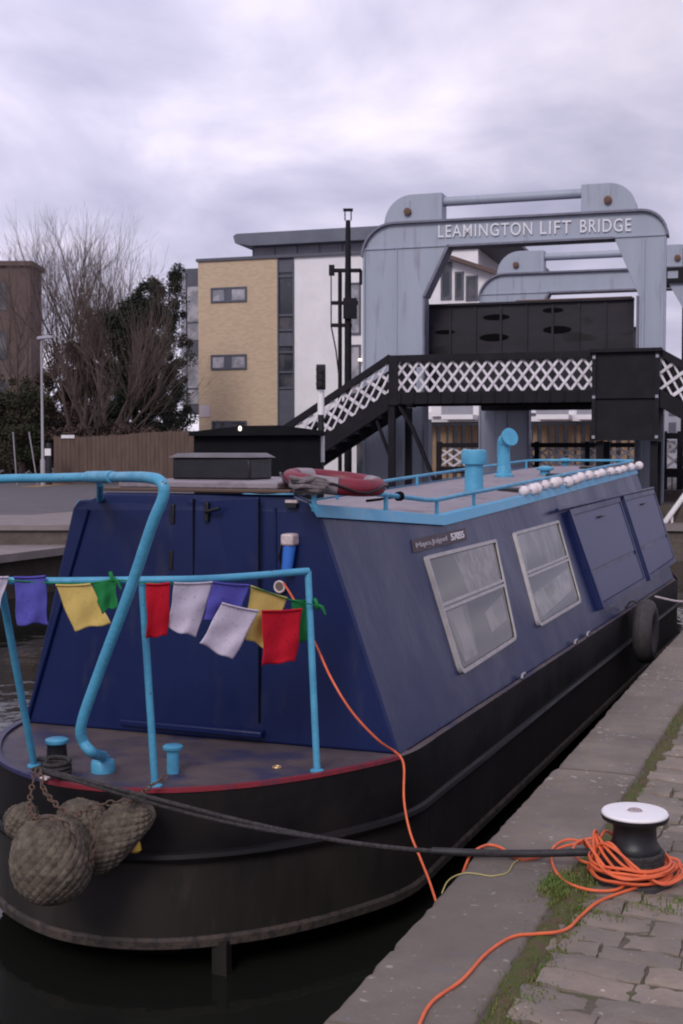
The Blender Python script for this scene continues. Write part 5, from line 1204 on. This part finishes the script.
# orange cable
RC = .0054
cab = []
p = up(288, 584); cab += [BL(-.07, p[1], p[2]+.01), Pd(294, 600, 5.93), Pd(300, 614, 5.93), Pd(316, 645, 5.88), Pd(331, 678, 5.66), Pd(352, 712, 5.60), Pd(378, 740, 5.62), Pd(394, 751, 5.72), Pd(400.5, 757, 5.66), Pd(404, 768, 5.60), Pd(404, 800, 5.50), Pd(410, 832, 5.42), Pd(421, 860, 5.32), Pd(433, 892, 5.16)]
ee = QL(1.50, -.05, -.25)
qe = (Pz(468, 856, 0)-QO).dot(QU); cab += [QL(1.5, -.07, -.45), QL(qe-.12, -.09, -.42), QL(qe-.03, -.07, -.2), QL(qe, -.02, -.02)]
def g_(px, py, z=.009): return Pz(px, py, z)
cab += [g_(476, 850, .012), g_(488, 845), g_(499, 847), g_(506, 851), g_(516, 858), g_(530, 859), g_(548, 854)]
loops = []
rl = random.Random(5)
print('qe', qe)
# lower-left ground loops
cab += [g_(565, 846, .02), g_(590, 842, .03), g_(608, 850, .03), g_(590, 842, .02)][0:2]
cab += [g_(585, 842, .03), g_(566, 840, .02), g_(552, 850, .012), g_(554, 868, .010), g_(566, 882, .010), g_(590, 890, .012), g_(615, 890, .014), g_(627, 882, .02), g_(622, 874, .03), g_(600, 866, .03), g_(580, 860, .03), g_(573, 850, .035), g_(580, 841, .04), g_(598, 840, .05)]
for L in range(9):
    n = 11; th0 = 2.6; cx_, cy_ = rl.uniform(-.055, .012), rl.uniform(-.035, .01); rx_ = .128+rl.uniform(0, .028); ry_ = .118+rl.uniform(0, .03); drape = rl.uniform(.3, 1.1) if L % 2 else 0.
    for i in range(n):
        a = th0+2*math.pi*i/n
        lift = max(0, math.cos(a-2.9-.4*math.sin(L)))**2*drape
        r_ = 1-.12*lift+rl.uniform(-.04, .05)
        z = .030+.0065*L+.10*lift+rl.uniform(-.006, .006)
        cab.append(BC+Vector((cx_+rx_*r_*math.cos(a), cy_+ry_*r_*math.sin(a), max(z, .032))))
cab += [g_(672, 858, .06), g_(678, 868, .035), g_(674, 878, .016), g_(645, 885, .012), g_(602, 900), g_(582, 915), g_(570, 927), g_(557, 932), g_(535, 934), g_(512, 937), g_(487, 953), g_(462, 980), g_(432, 1002), g_(418, 1028), g_(408, 1060)]
tag(MB().tube(cat(cab, 7), RC, 9).build('extension_cable', M['orange']), 'orange cable from the cabin front, coiled at the bollard and trailing over the quay', 'cable')
# extra loops draped on the bollard's left
ex = MB()
for (c3, d3) in ((0, 0), (.014, 1)):
    pp = [BC+Vector((-.15-c3, .02, .03)), BC+Vector((-.125-c3, -.03, .12+c3)), BC+Vector((-.10, -.075-c3, .155-.01*d3)), BC+Vector((-.02+.02*d3, -.135-c3, .07)), BC+Vector((.07, -.155-c3, .04)), BC+Vector((.15+c3, -.08, .045)), BC+Vector((.16+c3, .0, .05)), BC+Vector((.12, .09, .04)), BC+Vector((.0, .15+c3, .04)), BC+Vector((-.12, .10+c3, .04))]
    ex.tube(cat(pp, 6, closed=True), RC, 8, closed=True)
tag(ex.build('cable_loops', M['orange']), 'loose orange cable loops draped over the flange on the left of the bollard', 'cable')
# yellow string
ys = [(442, 893), (447, 882), (455, 876), (466, 873), (478, 874), (490, 876), (499, 875), (508, 872), (513, 864), (518, 860), (526, 855)]
tag(MB().tube(cat([g_(x, y, .006) for x, y in ys], 5), .0022, 6).build('yellow_string', M['thread']), 'thin yellow string trailing across the coping left of the bollard', 'string')
# tyre fender
tp_ = solve_u(651, -.25); tc = BL(tp_, -.22, -.10)
ty = thing('tyre_fender', tc, 'old black tyre hung as a fender between boat and quay', 'tyre')
MB().torus(tc, BV, .21, .085, 36, 14, 1.0).build('tyre', M['rubber'], ty)
tr_ = MB()
for k in (-.04, -.015, .015, .04): tr_.torus(tc+BV*k, BV, .292-abs(k)*.25, .006, 36, 6)
tr_.build('tread_rib', M['rubber'], ty)
MB().tube(cat([tc+Vector((0, 0, .2)), tc+Vector((0, 0, .27))+BV*.12, BL(tp_, -.03, .1)], 4), .010, 7).build('hanging_rope', M['rope'], ty)
# stern white line to the quay
a = solve_u(655, -.05); s_ = MB(); s_.tube(cat([BL(a, -.04, .05), BL(a+.5, -.3, -.05), BL(a+1.2, -.55, -.02), QL(12.2, .1, .02)], 6), .012, 7)
tag(s_.build('stern_line', M['pipe_w']), 'pale stern mooring line between the boat end and the quay', 'rope')
